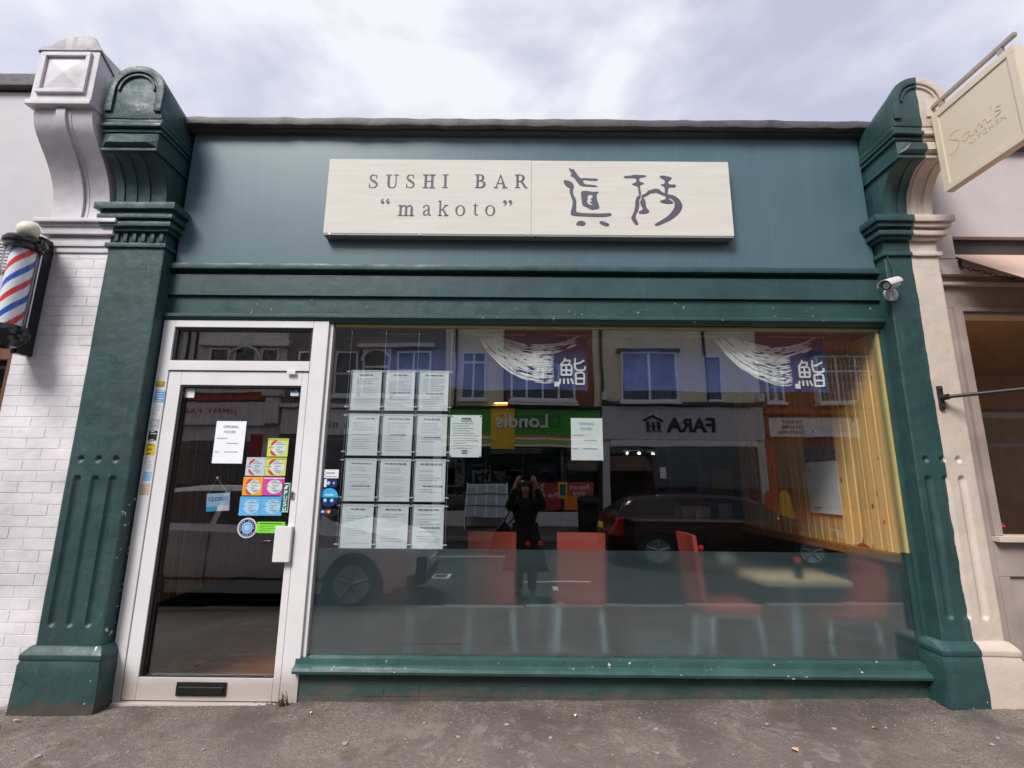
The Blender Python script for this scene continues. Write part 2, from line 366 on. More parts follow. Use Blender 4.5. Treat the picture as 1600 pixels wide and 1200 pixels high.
plain('pale_lilac_render', (0.60, 0.57, 0.56), 0.8, var=0.08, scale=1.5)
plain('far_white', (0.82, 0.82, 0.83), 0.5)
plain('far_grey', (0.55, 0.53, 0.55), 0.6)
plain('far_stone', (0.70, 0.66, 0.64), 0.6)
plain('far_green', (0.05, 0.36, 0.03), 0.45)
plain('far_green_dark', (0.03, 0.17, 0.03), 0.45)
plain('far_yellow', (0.85, 0.52, 0.02), 0.45)
plain('far_orange', (0.75, 0.22, 0.03), 0.5)
plain('far_red', (0.38, 0.03, 0.03), 0.5)
plain('far_redpaint', (0.45, 0.07, 0.04), 0.6)
plain('far_lime', (0.35, 0.45, 0.08), 0.5)
plain('far_black', (0.01, 0.01, 0.011), 0.5)
plain('curtain', (0.55, 0.60, 0.70), 0.8, var=0.2, scale=14)
plain('slate_roof', (0.07, 0.07, 0.08), 0.7, bstr=0.4)
plain('shop_inside', (0.045, 0.04, 0.035), 0.7, var=0.5, scale=2)
plain('shop_inside_warm', (0.20, 0.095, 0.045), 0.7, var=0.5, scale=2)
plain('plaster_brown', (0.40, 0.26, 0.17), 0.8, var=0.15)
plain('car_grey', (0.62, 0.62, 0.64), 0.25, metal=0.1, var=0.02, spec=0.6)
plain('car_red', (0.035, 0.003, 0.005), 0.16, var=0.02, spec=0.6)
plain('tyre', (0.018, 0.018, 0.018), 0.8)
plain('alloy', (0.42, 0.43, 0.45), 0.3, metal=0.8)
plain('lamp_lens', (0.55, 0.57, 0.60), 0.1)
plain('lamp_red', (0.45, 0.01, 0.01), 0.12)
plain('skin', (0.56, 0.30, 0.22), 0.5, var=0.05)
plain('hair_dark', (0.018, 0.010, 0.008), 0.45, var=0.3, scale=40)
plain('coat_black', (0.009, 0.010, 0.015), 0.8, var=0.2)
plain('lips', (0.32, 0.05, 0.05), 0.4)
plain('eye_white', (0.7, 0.68, 0.66), 0.3)
plain('garment_yellow', (0.75, 0.42, 0.02), 0.8)
plain('garment_red', (0.55, 0.05, 0.05), 0.8)
plain('garment_white', (0.65, 0.62, 0.58), 0.8)
plain('newsprint', (0.35, 0.42, 0.46), 0.7, var=0.5, scale=22)
plain('awning_fabric', (0.56, 0.38, 0.31), 0.8, var=0.05, bstr=0.15, bscale=200)
plain('hanging_board', (0.70, 0.60, 0.46), 0.45, var=0.03)
plain('hanging_bar', (0.34, 0.29, 0.26), 0.45)
plain('engraving', (0.60, 0.49, 0.35), 0.6)
plain('litter_orange', (0.6, 0.25, 0.12), 0.8)
plain('litter_tan', (0.5, 0.36, 0.22), 0.8)
plain('gum_grey', (0.30, 0.28, 0.26), 0.8)
plain('pebble', (0.25, 0.225, 0.20), 0.8, var=0.5, scale=60)
plain('weed', (0.10, 0.085, 0.05), 0.9, var=0.5, scale=40)

# ------------------------------------------------------------------ mesh helpers
class MB:
    def __init__(s): s.v = []; s.f = []
    def add(s, vs, fs):
        k = len(s.v); s.v += [tuple(p) for p in vs]; s.f += [tuple(i+k for i in f) for f in fs]; return s
    def box(s, x0, x1, y0, y1, z0, z1):
        return s.add([(x0,y0,z0),(x1,y0,z0),(x1,y1,z0),(x0,y1,z0),(x0,y0,z1),(x1,y0,z1),(x1,y1,z1),(x0,y1,z1)],
                     [(0,3,2,1),(4,5,6,7),(0,1,5,4),(1,2,6,5),(2,3,7,6),(3,0,4,7)])
    def prism(s, poly, a0, a1, axis='x'):
        """poly: 2D outline; axis x -> (y,z), y -> (x,z), z -> (x,y)"""
        n = len(poly)
        def P(a, p): return {'x': (a, p[0], p[1]), 'y': (p[0], a, p[1]), 'z': (p[0], p[1], a)}[axis]
        vs = [P(a0, p) for p in poly] + [P(a1, p) for p in poly]
        fs = [tuple(range(n)), tuple(range(2*n-1, n-1, -1))] + [(i, i+n, (i+1) % n + n, (i+1) % n) for i in range(n)]
        return s.add(vs, fs)
    def lathe(s, prof, c, axis='z', n=24):
        """prof: (radius, height) pairs"""
        vs, fs = [], []
        for r, h in prof:
            for i in range(n):
                a = 2*PI*i/n; p = (r*math.cos(a), r*math.sin(a))
                q = {'z': (p[0], p[1], h), 'y': (p[0], h, p[1]), 'x': (h, p[0], p[1])}[axis]
                vs.append((c[0]+q[0], c[1]+q[1], c[2]+q[2]))
        m = len(prof)
        for j in range(m-1):
            for i in range(n):
                fs.append((j*n+i, j*n+(i+1) % n, (j+1)*n+(i+1) % n, (j+1)*n+i))
        fs.append(tuple(range(n-1, -1, -1))); fs.append(tuple(range((m-1)*n, m*n)))
        return s.add(vs, fs)
    def tube(s, pts, r, n=8, closed=False):
        pts = [Vector(p) for p in pts]; m = len(pts); rs = r if isinstance(r, (list, tuple)) else [r]*m
        vs, fs = [], []
        up = None
        for i, p in enumerate(pts):
            if closed: d = pts[(i+1) % m] - pts[i-1]
            else: d = pts[min(i+1, m-1)] - pts[max(i-1, 0)]
            d.normalize()
            if up is None: up = Vector((0, 0, 1)) if abs(d.z) < 0.9 else Vector((1, 0, 0))
            a = d.cross(up).normalized(); b = a.cross(d).normalized(); up = b
            for k in range(n):
                t = 2*PI*k/n; vs.append(p + rs[i]*(math.cos(t)*a + math.sin(t)*b))
        for i in range(m if closed else m-1):
            for k in range(n):
                j = (i+1) % m
                fs.append((i*n+k, i*n+(k+1) % n, j*n+(k+1) % n, j*n+k))
        if not closed:
            fs.append(tuple(range(n-1, -1, -1))); fs.append(tuple(range((m-1)*n, m*n)))
        return s.add(vs, fs)
    def grid(s, nu, nv, fn):
        vs = [fn(i/nu, j/nv) for j in range(nv+1) for i in range(nu+1)]
        fs = [(j*(nu+1)+i, j*(nu+1)+i+1, (j+1)*(nu+1)+i+1, (j+1)*(nu+1)+i) for j in range(nv) for i in range(nu)]
        return s.add(vs, fs)
    def xform(s, m):
        s.v = [tuple(m @ Vector(p)) for p in s.v]; return s
    def build(s, name, mat, parent=None, bevel=0.0, smooth=None, local=False, seg=2, wob=0.0):
        me = bpy.data.meshes.new(name); me.from_pydata(s.v, [], s.f)
        bm = bmesh.new(); bm.from_mesh(me)
        bmesh.ops.recalc_face_normals(bm, faces=bm.faces)
        if bevel:
            es = [e for e in bm.edges if len(e.link_faces) == 2 and e.calc_face_angle(0) > 0.5]
            bmesh.ops.bevel(bm, geom=es, offset=bevel, segments=seg, profile=0.6, affect='EDGES', clamp_overlap=True)
        if wob:
            for _ in range(7):
                le = [e for e in bm.edges if e.calc_length() > 0.07]
                if not le or len(bm.edges) > 20000: break
                bmesh.ops.subdivide_edges(bm, edges=le, cuts=1, use_grid_fill=True)
            for q in bm.verts:
                q.co += wob*noise.noise_vector(q.co*7.0)
        bm.to_mesh(me); bm.free()
        return mkobj(name, me, mat, parent, smooth if smooth is not None else (35 if bevel else 0), local, bool(bevel) and not wob)
def mkobj(name, me, mat, parent=None, smooth=0, local=False, wn=False):
    if smooth:
        for p in me.polygons: p.use_smooth = True
        me.set_sharp_from_angle(angle=R(smooth))
    me.materials.clear(); me.materials.append(MATS[mat])
    o = bpy.data.objects.new(name, me); COL.objects.link(o)
    if parent is not None:
        o.parent = parent
        if not local: o.matrix_parent_inverse = WM[parent].inverted()
        WM[o] = WM[parent].copy() if local else Matrix()
    else: WM[o] = Matrix()
    if wn: o.modifiers.new('flat_faces', 'WEIGHTED_NORMAL').keep_sharp = True
    return o
WM = {}
def tag(o, label, cat, group=None, kind=None):
    if kind: o['kind'] = kind
    if label: o['label'] = label
    if cat: o['category'] = cat
    if group: o['group'] = group
    return o
def thing(name, label, cat, loc=(0, 0, 0), rz=0.0, group=None):
    o = bpy.data.objects.new(name, None); COL.objects.link(o); o.empty_display_size = 0.1
    o.location = loc; o.rotation_euler = (0, 0, rz)
    WM[o] = Matrix.Translation(loc) @ Matrix.Rotation(rz, 4, 'Z')
    return tag(o, label, cat, group)
def struct(o): o['kind'] = 'structure'; return o
def copy_tree(o, parent=None):
    c = o.copy(); COL.objects.link(c)
    if parent is not None: c.parent = parent
    for ch in list(o.children): copy_tree(ch, c)
    return c

def curve_mesh(contours, thick, name='shape'):
    """closed 2D outlines (holes allowed) -> flat solid in local xy, front face at +z"""
    cu = bpy.data.curves.new(name, 'CURVE'); cu.dimensions = '2D'; cu.fill_mode = 'BOTH'; cu.extrude = thick/2
    for c in contours:
        sp = cu.splines.new('POLY'); sp.points.add(len(c)-1)
        for p, q in zip(sp.points, c): p.co = (q[0], q[1], 0, 1)
        sp.use_cyclic_u = True
    return ob_mesh(cu, name)
def ob_mesh(data, name):
    o = bpy.data.objects.new('tmp', data); COL.objects.link(o)
    bpy.context.view_layer.update()
    me = bpy.data.meshes.new_from_object(o.evaluated_get(bpy.context.evaluated_depsgraph_get()))
    bpy.data.objects.remove(o); me.name = name
    return me
def text_mesh(s, size, thick=0.001, align='CENTER', spacing=1.0, bold=0.0, shear=0.0, name='lettering'):
    cu = bpy.data.curves.new(name, 'FONT'); cu.body = s; cu.size = size; cu.extrude = thick/2; cu.align_x = align; cu.align_y = 'CENTER'
    cu.space_character = spacing; cu.offset = bold; cu.shear = shear; cu.resolution_u = 3
    return ob_mesh(cu, name)
def fit_text(s, width, height, thick, x, z, y, facing, **kw):
    """text mesh in world coords filling the box centred (x,z) on plane y; facing -1: read from -y, +1: read from +y"""
    me = text_mesh(s, 1.0, thick, **kw)
    xs = [v.co.x for v in me.vertices]; ys = [v.co.y for v in me.vertices]
    sx = width/(max(xs)-min(xs)) if width else height/(max(ys)-min(ys)); sy = height/(max(ys)-min(ys)) if height else sx
    cx = (max(xs)+min(xs))/2; cy = (max(ys)+min(ys))/2
    for v in me.vertices:
        lx, ly, lz = (v.co.x-cx)*sx, (v.co.y-cy)*sy, v.co.z
        v.co = (x+lx, y-lz, z+ly) if facing < 0 else (x-lx, y+lz, z+ly)
    return me
def put(me, fn):
    for v in me.vertices: v.co = fn(v.co)
    return me

def catmull(pts, k=6):
    P = [Vector(p) for p in pts]; P = [2*P[0]-P[1]] + P + [2*P[-1]-P[-2]]; o = []
    for i in range(1, len(P)-2):
        for j in range(k):
            t = j/k; a, b, c, d = P[i-1], P[i], P[i+1], P[i+2]
            o.append(0.5*((2*b)+(c-a)*t+(2*a-5*b+4*c-d)*t*t+(3*b-a-3*c+d)*t**3))
    o.append(P[-2]); return o
def ribbon2(pts, k=6):
    """pts (x, y, width) -> closed outline"""
    c = catmull(pts, k); L, Rr = [], []
    for i, p in enumerate(c):
        d = (c[min(i+1, len(c)-1)]-c[max(i-1, 0)]); d = Vector((d.x, d.y)).normalized(); n = Vector((-d.y, d.x))*p.z/2
        L.append((p.x+n.x, p.y+n.y)); Rr.append((p.x-n.x, p.y-n.y))
    return L + Rr[::-1]
def circle(cx, cy, r, n=20, a0=0, a1=2*PI): return [(cx+r*math.cos(a0+(a1-a0)*i/n), cy+r*math.sin(a0+(a1-a0)*i/n)) for i in range(n if abs(a1-a0) > 6.2 else n+1)]
def rect(x0, x1, y0, y1): return [(x0, y0), (x1, y0), (x1, y1), (x0, y1)]
def layered(outlines, thick, mapfn, name, mat, parent, step=0.0003):
    """several outlines, each a little proud of the last, joined into one mesh; mapfn(x, y, depth)->world"""
    mb = MB()
    for i, oc in enumerate(outlines):
        me = curve_mesh(oc if isinstance(oc[0][0], (tuple, list)) else [oc], thick)
        mb.add([mapfn(v.co.x, v.co.y, v.co.z + i*step) for v in me.vertices], [tuple(p.vertices) for p in me.polygons])
        bpy.data.meshes.remove(me)
    return mb.build(name, mat, parent)

# ------------------------------------------------------------------ ground, road
def pz(x): return 0.0155*max(-2.5, min(7.5, x+2.4))      # the pavement climbs gently to the right
struct(MB().box(-260, 260, -260, 260, -0.6, -0.45).build('ground', 'soil_ground'))
def pave(u, v):
    x = -4.6 + 9.2*u; y = 0.12 - 1.25*v
    h = 0.006*noise.noise(Vector((x*3, y*3, 0))) + 0.0035*noise.noise(Vector((x*26, y*26, 3))) + 0.003*noise.noise(Vector((x*60, y*60, 9)))
    edge = min(1, max(0, (v-0.0))) ; return (x, y, pz(x) + 0.012*y + h)
struct(MB().grid(720, 100, pave).build('pavement', 'pavement_asphalt', smooth=60))
def strip(x0, x1, y0, y1, n=40):
    return MB().grid(n, 2, lambda u, v: (x0+(x1-x0)*u, y0+(y1-y0)*v, pz(x0+(x1-x0)*u)+0.012*(y0+(y1-y0)*v)))
struct(strip(-4.6, 4.6, -1.13, -2.45).build('pavement_outer', 'pavement_asphalt'))
struct(strip(-45, -4.6, 0.12, -2.45).build('pavement_far_left', 'pavement_asphalt'))
struct(strip(4.6, 45, 0.12, -2.45).build('pavement_far_right', 'pavement_asphalt'))
kerb = bpy.data.objects.new('kerb', None); COL.objects.link(kerb); kerb.location = (0, -2.55, -0.05); WM[kerb] = Matrix.Translation((0, -2.55, -0.05)); struct(kerb)
for i in range(30):
    x = -13.5 + i*0.91
    MB().box(x, x+0.9, -2.60, -2.45, -0.30, pz(x+0.45)-0.03).build('kerb_stone', 'kerb_granite', kerb, bevel=0.012)
struct(MB().box(-60, 60, -10.3, -2.60, -0.44, -0.15).build('road', 'road_asphalt'))
struct(MB().box(-60, 60, -15.5, -10.45, -0.44, -0.06).build('far_pavement', 'far_paving'))
struct(MB().box(-60, 60, -10.45, -10.3, -0.44, -0.05).build('far_kerb', 'kerb_granite', bevel=0.01))
def mark(x0, x1, y0, y1): return MB().box(x0, x1, y0, y1, -0.1495, -0.146)
struct(mark(-1.75, -0.15, -7.45, -7.37).build('bay_line', 'road_white'))
struct(mark(0.1, 1.25, -4.87, -4.79).build('bay_line', 'road_white'))
struct(mark(0.60, 0.68, -4.45, -4.15).build('bay_dash', 'road_white'))
struct(mark(0.60, 0.68, -3.45, -3.12).build('bay_dash', 'road_white'))
me = fit_text('D', 0.34, 0.42, 0.004, 0, 0, 0, -1)
put(me, lambda c: Vector((-1.18-c.x, -5.15-c.z*1.0, -0.146-c.y)))
struct(mkobj('bay_letter', me, 'road_white'))

# loose grit and crumbs swept against the shopfront
rnd = random.Random(3)
mb = MB()
for i in range(650):
    x = rnd.uniform(-3.3, 3.3); y = -0.08 - abs(rnd.gauss(0, 0.22)) if rnd.random() < 0.6 else rnd.uniform(-1.1, -0.1)
    if x < -2.4: y -= 0.12
    r = rnd.uniform(0.0016, 0.0055) * (1.6 if rnd.random() < 0.08 else 1)
    z = pz(x)+0.012*y+0.003
    ico = [(1,0,0),(-1,0,0),(0,1,0),(0,-1,0),(0,0,1),(0,0,-1)]
    mb.add([(x+r*a*rnd.uniform(.7,1.5), y+r*b*rnd.uniform(.7,1.5), z+r*c*rnd.uniform(.5,.9)) for a,b,c in ico], [(0,2,4),(2,1,4),(1,3,4),(3,0,4),(2,0,5),(1,2,5),(3,1,5),(0,3,5)])
tag(mb.build('grit', 'pebble'), 'loose grit and small stones along the foot of the shopfront', 'grit', kind='stuff')
mb = MB()
for i in range(26):
    x = rnd.uniform(-2.6, 2.8); y = rnd.uniform(-1.0, -0.3); r = rnd.uniform(0.008, 0.016); z = pz(x)+0.012*y+0.0075; n = 14
    ring = [(x+r*(1+0.25*math.sin(3*a+i))*math.cos(a), y+r*(1+0.25*math.cos(2*a+i))*math.sin(a), z-0.004) for a in [2*PI*k/n for k in range(n)]]
    mb.add(ring + [(x+(p[0]-x)*0.8, y+(p[1]-y)*0.8, z) for p in ring], [(k, (k+1) % n, n+(k+1) % n, n+k) for k in range(n)] + [tuple(range(n, 2*n))])
tag(mb.build('gum_spots', 'gum_grey'), 'flattened grey chewing gum spots trodden into the pavement', 'gum', kind='stuff')
def litter(x, y, w, d, rz, mat, label, cat, name):
    m = MB().grid(6, 3, lambda u, v: ((u-.5)*w, (v-.5)*d, 0.004+0.006*math.sin(u*3.3+v))); m2 = MB()
    k = len(m.v); m2.v = m.v + [(a, b, c+0.0012) for a, b, c in m.v]; m2.f = m.f + [tuple(i+k for i in f[::-1]) for f in m.f]
    m2.xform(Matrix.Translation((x, y, pz(x)+0.012*y+0.004)) @ Matrix.Rotation(rz, 4, 'Z'))
    tag(m2.build(name, mat), label, cat)
litter(-2.92, -0.33, 0.075, 0.018, -0.5, 'litter_tan', 'tan wood splinter on the pavement before the left green pilaster', 'splinter', 'wood_splinter')
litter(-2.85, -0.27, 0.05, 0.014, 0.2, 'litter_tan', 'smaller pale splinter beside the tan one near the left plinth', 'splinter', 'wood_splinter')
litter(2.0, -0.42, 0.03, 0.011, -0.4, 'litter_orange', 'tiny orange scrap on the pavement below the right end of the sill', 'scrap', 'paper_scrap')
litter(0.38, -0.25, 0.02, 0.013, 0.6, 'paper_white', 'tiny white paper scrap on the pavement below the window centre', 'scrap', 'paper_scrap')
litter(-1.18, -0.2, 0.018, 0.012, 0.2, 'paper_white', 'tiny white paper scrap near the door threshold corner', 'scrap', 'paper_scrap')
litter(1.45, -0.62, 0.05, 0.03, 1.0, 'litter_tan', 'curled dry leaf scrap on the pavement front edge', 'leaf', 'dry_leaf')

# ------------------------------------------------------------------ the sushi bar's building
shop = thing('shop_building', 'single storey dark green sushi bar shopfront with white door and wide window', 'shop', (0, 0, 0))
# fascia: a big flat panel with one joint, above a stepped frieze
for a, b in ((-2.51, -0.30), (-0.299, 1.60), (1.601, 2.655)): MB().box(a, b, -0.05, 0.0, 2.945, 4.03).build('fascia_panel', 'fascia_teal', shop)
MB().box(-2.55, 2.72, 0.0, 0.25, 2.48, 4.05).build('wall', 'frieze_green', shop)
MB().box(-2.62, 2.74, -0.14, 0.30, 4.052, 4.115).build('coping', 'lead_coping', shop, bevel=0.012, wob=0.009)
MB().box(-2.53, 2.70, -0.095, 0.0, 4.031, 4.051).build('soffit_board', 'interior_dark', shop)
MB().box(-2.60, 2.72, -0.075, 0.0, 2.895, 2.938).build('drip_rail', 'frieze_green', shop, bevel=0.006, wob=0.002)
MB().box(-2.55, 2.70, -0.045, 0.0, 2.70, 2.86).build('frieze_board', 'frieze_green', shop, bevel=0.004)
MB().box(-2.55, 2.70, -0.012, 0.0, 2.86, 2.895).build('frieze_fillet', 'joinery_green', shop)
MB().box(-2.55, 2.70, -0.022, 0.0, 2.562, 2.698).build('lower_frieze_board', 'joinery_green', shop, bevel=0.003)
MB().prism([(0.0, 2.56), (-0.05, 2.56), (-0.066, 2.545), (-0.066, 2.53), (-0.05, 2.515), (-0.04, 2.497), (0.0, 2.497)], -2.545, 2.69, 'x').build('bead_moulding', 'joinery_green', shop, smooth=30)
# stall riser: painted bricks
riser = MB().box(-1.365, 2.70, -0.0338, 0.12, -0.05, 0.185).build('stall_riser', 'riser_green', shop)
rnd = random.Random(11)
zz = [(-0.03, 0.052), (0.0545, 0.118), (0.1205, 0.186)]
for r, (z0, z1) in enumerate(zz):
    x = -1.36 - (0.11 if r % 2 else 0.0)
    while x < 2.69:
        x1 = x + 0.221
        a, b = max(x, -1.36), min(x1, 2.69)
        if b-a > 0.03:
            dy = rnd.uniform(-0.0025, 0.0025)
            MB().box(a+0.0008, b-0.0008, -0.035+dy*0.6, 0.006, z0, z1).build('brick', 'riser_green', riser, bevel=0.0018)
        x = x1 + 0.004
MB().prism([(0.06, 0.285), (-0.045, 0.272), (-0.052, 0.240), (-0.060, 0.236), (-0.088, 0.228), (-0.096, 0.212), (-0.092, 0.196), (-0.06, 0.188), (0.06, 0.188)], -1.365, 2.70, 'x').build('window_sill', 'sill_green', shop, smooth=25, wob=0.0015)
# window frame: white bead on the left, green stepped jamb on the right
MB().box(-1.3355, -1.31, -0.025, 0.03, 0.27, 2.495).build('window_bead', 'white_frame', shop, bevel=0.003)
MB().box(-1.30, 2.645, -0.012, 0.03, 2.475, 2.496).build('window_head', 'yellow_bead', shop)
MB().prism([(2.645, -0.03), (2.675, -0.03), (2.675, -0.05), (2.70, -0.05), (2.70, 0.05), (2.645, 0.05)], 0.28, 2.495, 'z').build('window_jamb', 'jamb_green', shop, bevel=0.003)
MB().box(2.626, 2.6445, -0.004, 0.04, 0.94, 2.475).build('window_jamb_bead', 'yellow_bead', shop)
MB().box(2.616, 2.6445, -0.004, 0.04, 0.28, 0.938).build('lower_jamb_bead', 'jamb_green', shop)
MB().box(-1.31, 2.615, 0.0, 0.008, 0.268, 2.478).build('window_glass', 'window_glass', shop)
MB().box(-1.30, 2.61, 0.010, 0.0106, 0.275, 0.935).build('frosted_film', 'frosted_film', shop)
# door frame and door
fr = thing('tmp', '', ''); bpy.data.objects.remove(fr)
dfm = MB(); dfm.box(-2.53, -2.447, -0.045, 0.06, -0.01, 2.505); dfm.box(-1.4475, -1.337, -0.045, 0.06, 0.0, 2.505); dfm.box(-2.4465, -1.448, -0.045, 0.06, 2.455, 2.505); dfm.box(-2.4465, -1.448, -0.050, 0.06, 2.135, 2.205)
dfr = dfm.build('door_frame', 'white_frame', shop, bevel=0.004)
MB().box(-2.4465, -1.448, 0.0, 0.006, 2.205, 2.455).build('transom_glass', 'transom_glass', dfr)
mb = MB()
for a, b, c, d in ((-2.446, -2.43, 2.206, 2.454), (-1.464, -1.4485, 2.206, 2.454), (-2.43, -1.464, 2.44, 2.454), (-2.43, -1.464, 2.206, 2.216)): mb.box(a, b, -0.03, 0.0, c, d)
mb.build('transom_gasket', 'black_gasket', dfr)
MB().box(-2.48, -1.44, -0.075, 0.05, -0.03, 0.012).build('threshold', 'white_frame', shop, bevel=0.004)
door = MB().box(-2.442, -2.352, -0.038, 0.03, 0.018, 2.128).box(-1.498, -1.453, -0.038, 0.03, 0.018, 2.128).box(-2.3515, -1.4985, -0.038, 0.03, 2.03, 2.128).box(-2.3515, -1.4985, -0.038, 0.03, 0.018, 0.15).build('door', 'white_frame', shop, bevel=0.004)
MB().box(-2.352, -1.498, 0.0, 0.006, 0.15, 2.03).build('door_pane', 'door_glass', door)
mb = MB()
for a, b, c, d in ((-2.352, -2.335, 0.1505, 2.0295), (-1.503, -1.4985, 0.1505, 2.0295), (-2.335, -1.503, 2.018, 2.0295), (-2.335, -1.503, 0.1505, 0.157)): mb.box(a, b, -0.03, -0.001, c, d)
mb.build('gasket', 'black_gasket', door)
mb = MB(); mb.box(-2.10, -1.785, -0.048, -0.038, 0.048, 0.128)
lb = mb.build('letter_box', 'black_plastic', door, bevel=0.006)
MB().box(-2.085, -1.80, -0.056, -0.0485, 0.058, 0.1).build('flap', 'black_enamel', lb, bevel=0.004)
MB().box(-1.565, -1.455, -0.075, -0.038, 0.852, 1.078).build('push_plate', 'white_frame', door, bevel=0.006)
mb = MB(); mb.lathe([(0.001, -0.048), (0.014, -0.047), (0.017, -0.042), (0.017, -0.038)], (-1.487, 0, 1.287), 'y', 16).lathe([(0.001, -0.048), (0.013, -0.047), (0.016, -0.042), (0.016, -0.038)], (-1.487, 0, 1.265), 'y', 16)
mb.build('lock_cylinder', 'chrome', door, smooth=40)
MB().box(-1.60, -1.54, -0.06, -0.0505, 2.108, 2.136).build('closer_cover', 'white_frame', dfr, bevel=0.003)

# interior: floor, ceiling, back wall, pine boarded side walls
MB().box(-2.62, 2.72, 0.05, 6.0, 0.0, 0.02).build('interior_floor', 'dark_tile', shop)
MB().box(-2.62, 2.72, 0.25, 6.0, 2.75, 2.85).build('ceiling', 'interior_cream', shop)
MB().box(-2.62, 2.72, 5.9, 6.0, 0.02, 2.75).build('back_wall', 'interior_dark', shop)
MB().box(-2.7, 2.8, 0.3, 6.2, 4.0, 4.05).build('flat_roof', 'lead_coping', shop)
MB().box(-2.62, -2.60, 0.055, 6.0, 2.85, 4.0).build('parapet_side', 'pale_render', shop); MB().box(2.70, 2.72, 0.055, 6.0, 2.85, 4.0).build('parapet_side', 'pale_render', shop)
wr = MB().box(2.685, 2.72, 0.26, 5.9, 0.02, 2.75).build('side_wall', 'interior_green', shop)
n = 24
for i in range(n):
    y0 = 0.045 + i*0.098
    m = MB().prism([(2.68, y0+0.001), (2.655, y0+0.001), (2.645, y0+0.008), (2.645, y0+0.090), (2.655, y0+0.097), (2.68, y0+0.097)], 0.925, 2.48 if y0 < 0.26 else 2.745, 'z')
    m.build('pine_board', 'pine', wr)
MB().box(2.615, 2.68, 0.045, 2.4, 0.86, 0.922).build('dado_rail', 'pine_trim', wr, bevel=0.006)
MB().box(2.655, 2.684, 0.045, 2.4, 0.02, 0.858).build('dado_panel', 'interior_green', wr)
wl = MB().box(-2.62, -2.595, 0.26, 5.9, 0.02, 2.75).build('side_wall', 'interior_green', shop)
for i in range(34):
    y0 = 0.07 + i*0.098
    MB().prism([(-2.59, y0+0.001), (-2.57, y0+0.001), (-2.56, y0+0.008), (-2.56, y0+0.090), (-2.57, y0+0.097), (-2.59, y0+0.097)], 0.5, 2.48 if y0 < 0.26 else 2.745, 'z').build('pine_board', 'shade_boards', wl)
MB().box(-2.55, -1.42, 0.25, 1.5, 0.0205, 0.034).build('door_mat', 'floor_wood', shop, bevel=0.003)
MB().box(-1.36, -1.33, 0.06, 1.3, 0.02, 2.5).build('screen_wall', 'interior_dark', shop)
MB().box(1.0, 1.9, 5.86, 5.899, 0.02, 2.05).build('kitchen_door', 'interior_green', shop)

# ------------------------------------------------------------------ pilasters
def sd_capsule(px, pz_, x, z0, z1, r):
    dz = max(z0-pz_, 0, pz_-z1); return math.hypot(px-x, dz) - r
def shaft(name, mat, parent, x0, x1, yf, z0, z1, flutes, fz0, fz1, dots, dz, back=0.0):
    def fn(u, v):
        x = x0+(x1-x0)*u; z = z0+(z1-z0)*v; y = yf
        d = min([sd_capsule(x, z, a, fz0, fz1, 0.026) for a in flutes] + [math.hypot(x-a, z-dz)-0.022 for a in dots])
        y += 0.018*max(0.0, min(1.0, -d/0.018))**0.7
        y += 0.0035*noise.noise(Vector((x*4, z*3, 1.7))) + 0.0012*noise.noise(Vector((x*17, z*13, 4)))
        # worn arrises
        e = min(u, 1-u)*(x1-x0)
        if e < 0.008: y += (0.008-e)*0.6
        return (x, y, z)
    m = MB(); nu, nv = 72, 330; m.grid(nu, nv, fn)
    def side(xx, ev):
        m.add([(xx, yf+0.0048, z0), (xx, back, z0), (xx, back, z1), (xx, yf+0.0048, z1)], [(0, 1, 2, 3)])
    def sgrid(xx, u):
        vs = []; 
        for j in range(nv+1):
            a = fn(u, j/nv); vs += [a, (xx, back, a[2])]
        m.add(vs, [(2*j, 2*j+1, 2*j+3, 2*j+2) for j in range(nv)])
    sgrid(x0, 0.0); sgrid(x1, 1.0)
    return m.build(name, mat, parent, smooth=45)

def concave_profile(yf_top, z_top, yf_bot, z_bot, back, n=14):
    """cavetto: overhangs at the top, sweeps back to the shaft below"""
    p = [(back, z_bot), (yf_bot, z_bot)]
    for i in range(1, n):
        t = i/n; a = t*PI/2
        p.append((yf_bot + (yf_top-yf_bot)*(1-math.cos(a)), z_bot + (z_top-z_bot)*math.sin(a)))
    p += [(yf_top, z_top), (back, z_top)]
    return p
def moulding_stack(parent, mat, x0, x1, yb, steps, name, back=0.0, wob=0.004):
    """stacked courses (z0, z1, projection) that return round both sides"""
    m = MB()
    for z0, z1, pr in steps: m.box(x0-pr, x1+pr, yb-pr, back, z0, z1)
    return m.build(name, mat, parent, bevel=0.0035, wob=wob*0.8)

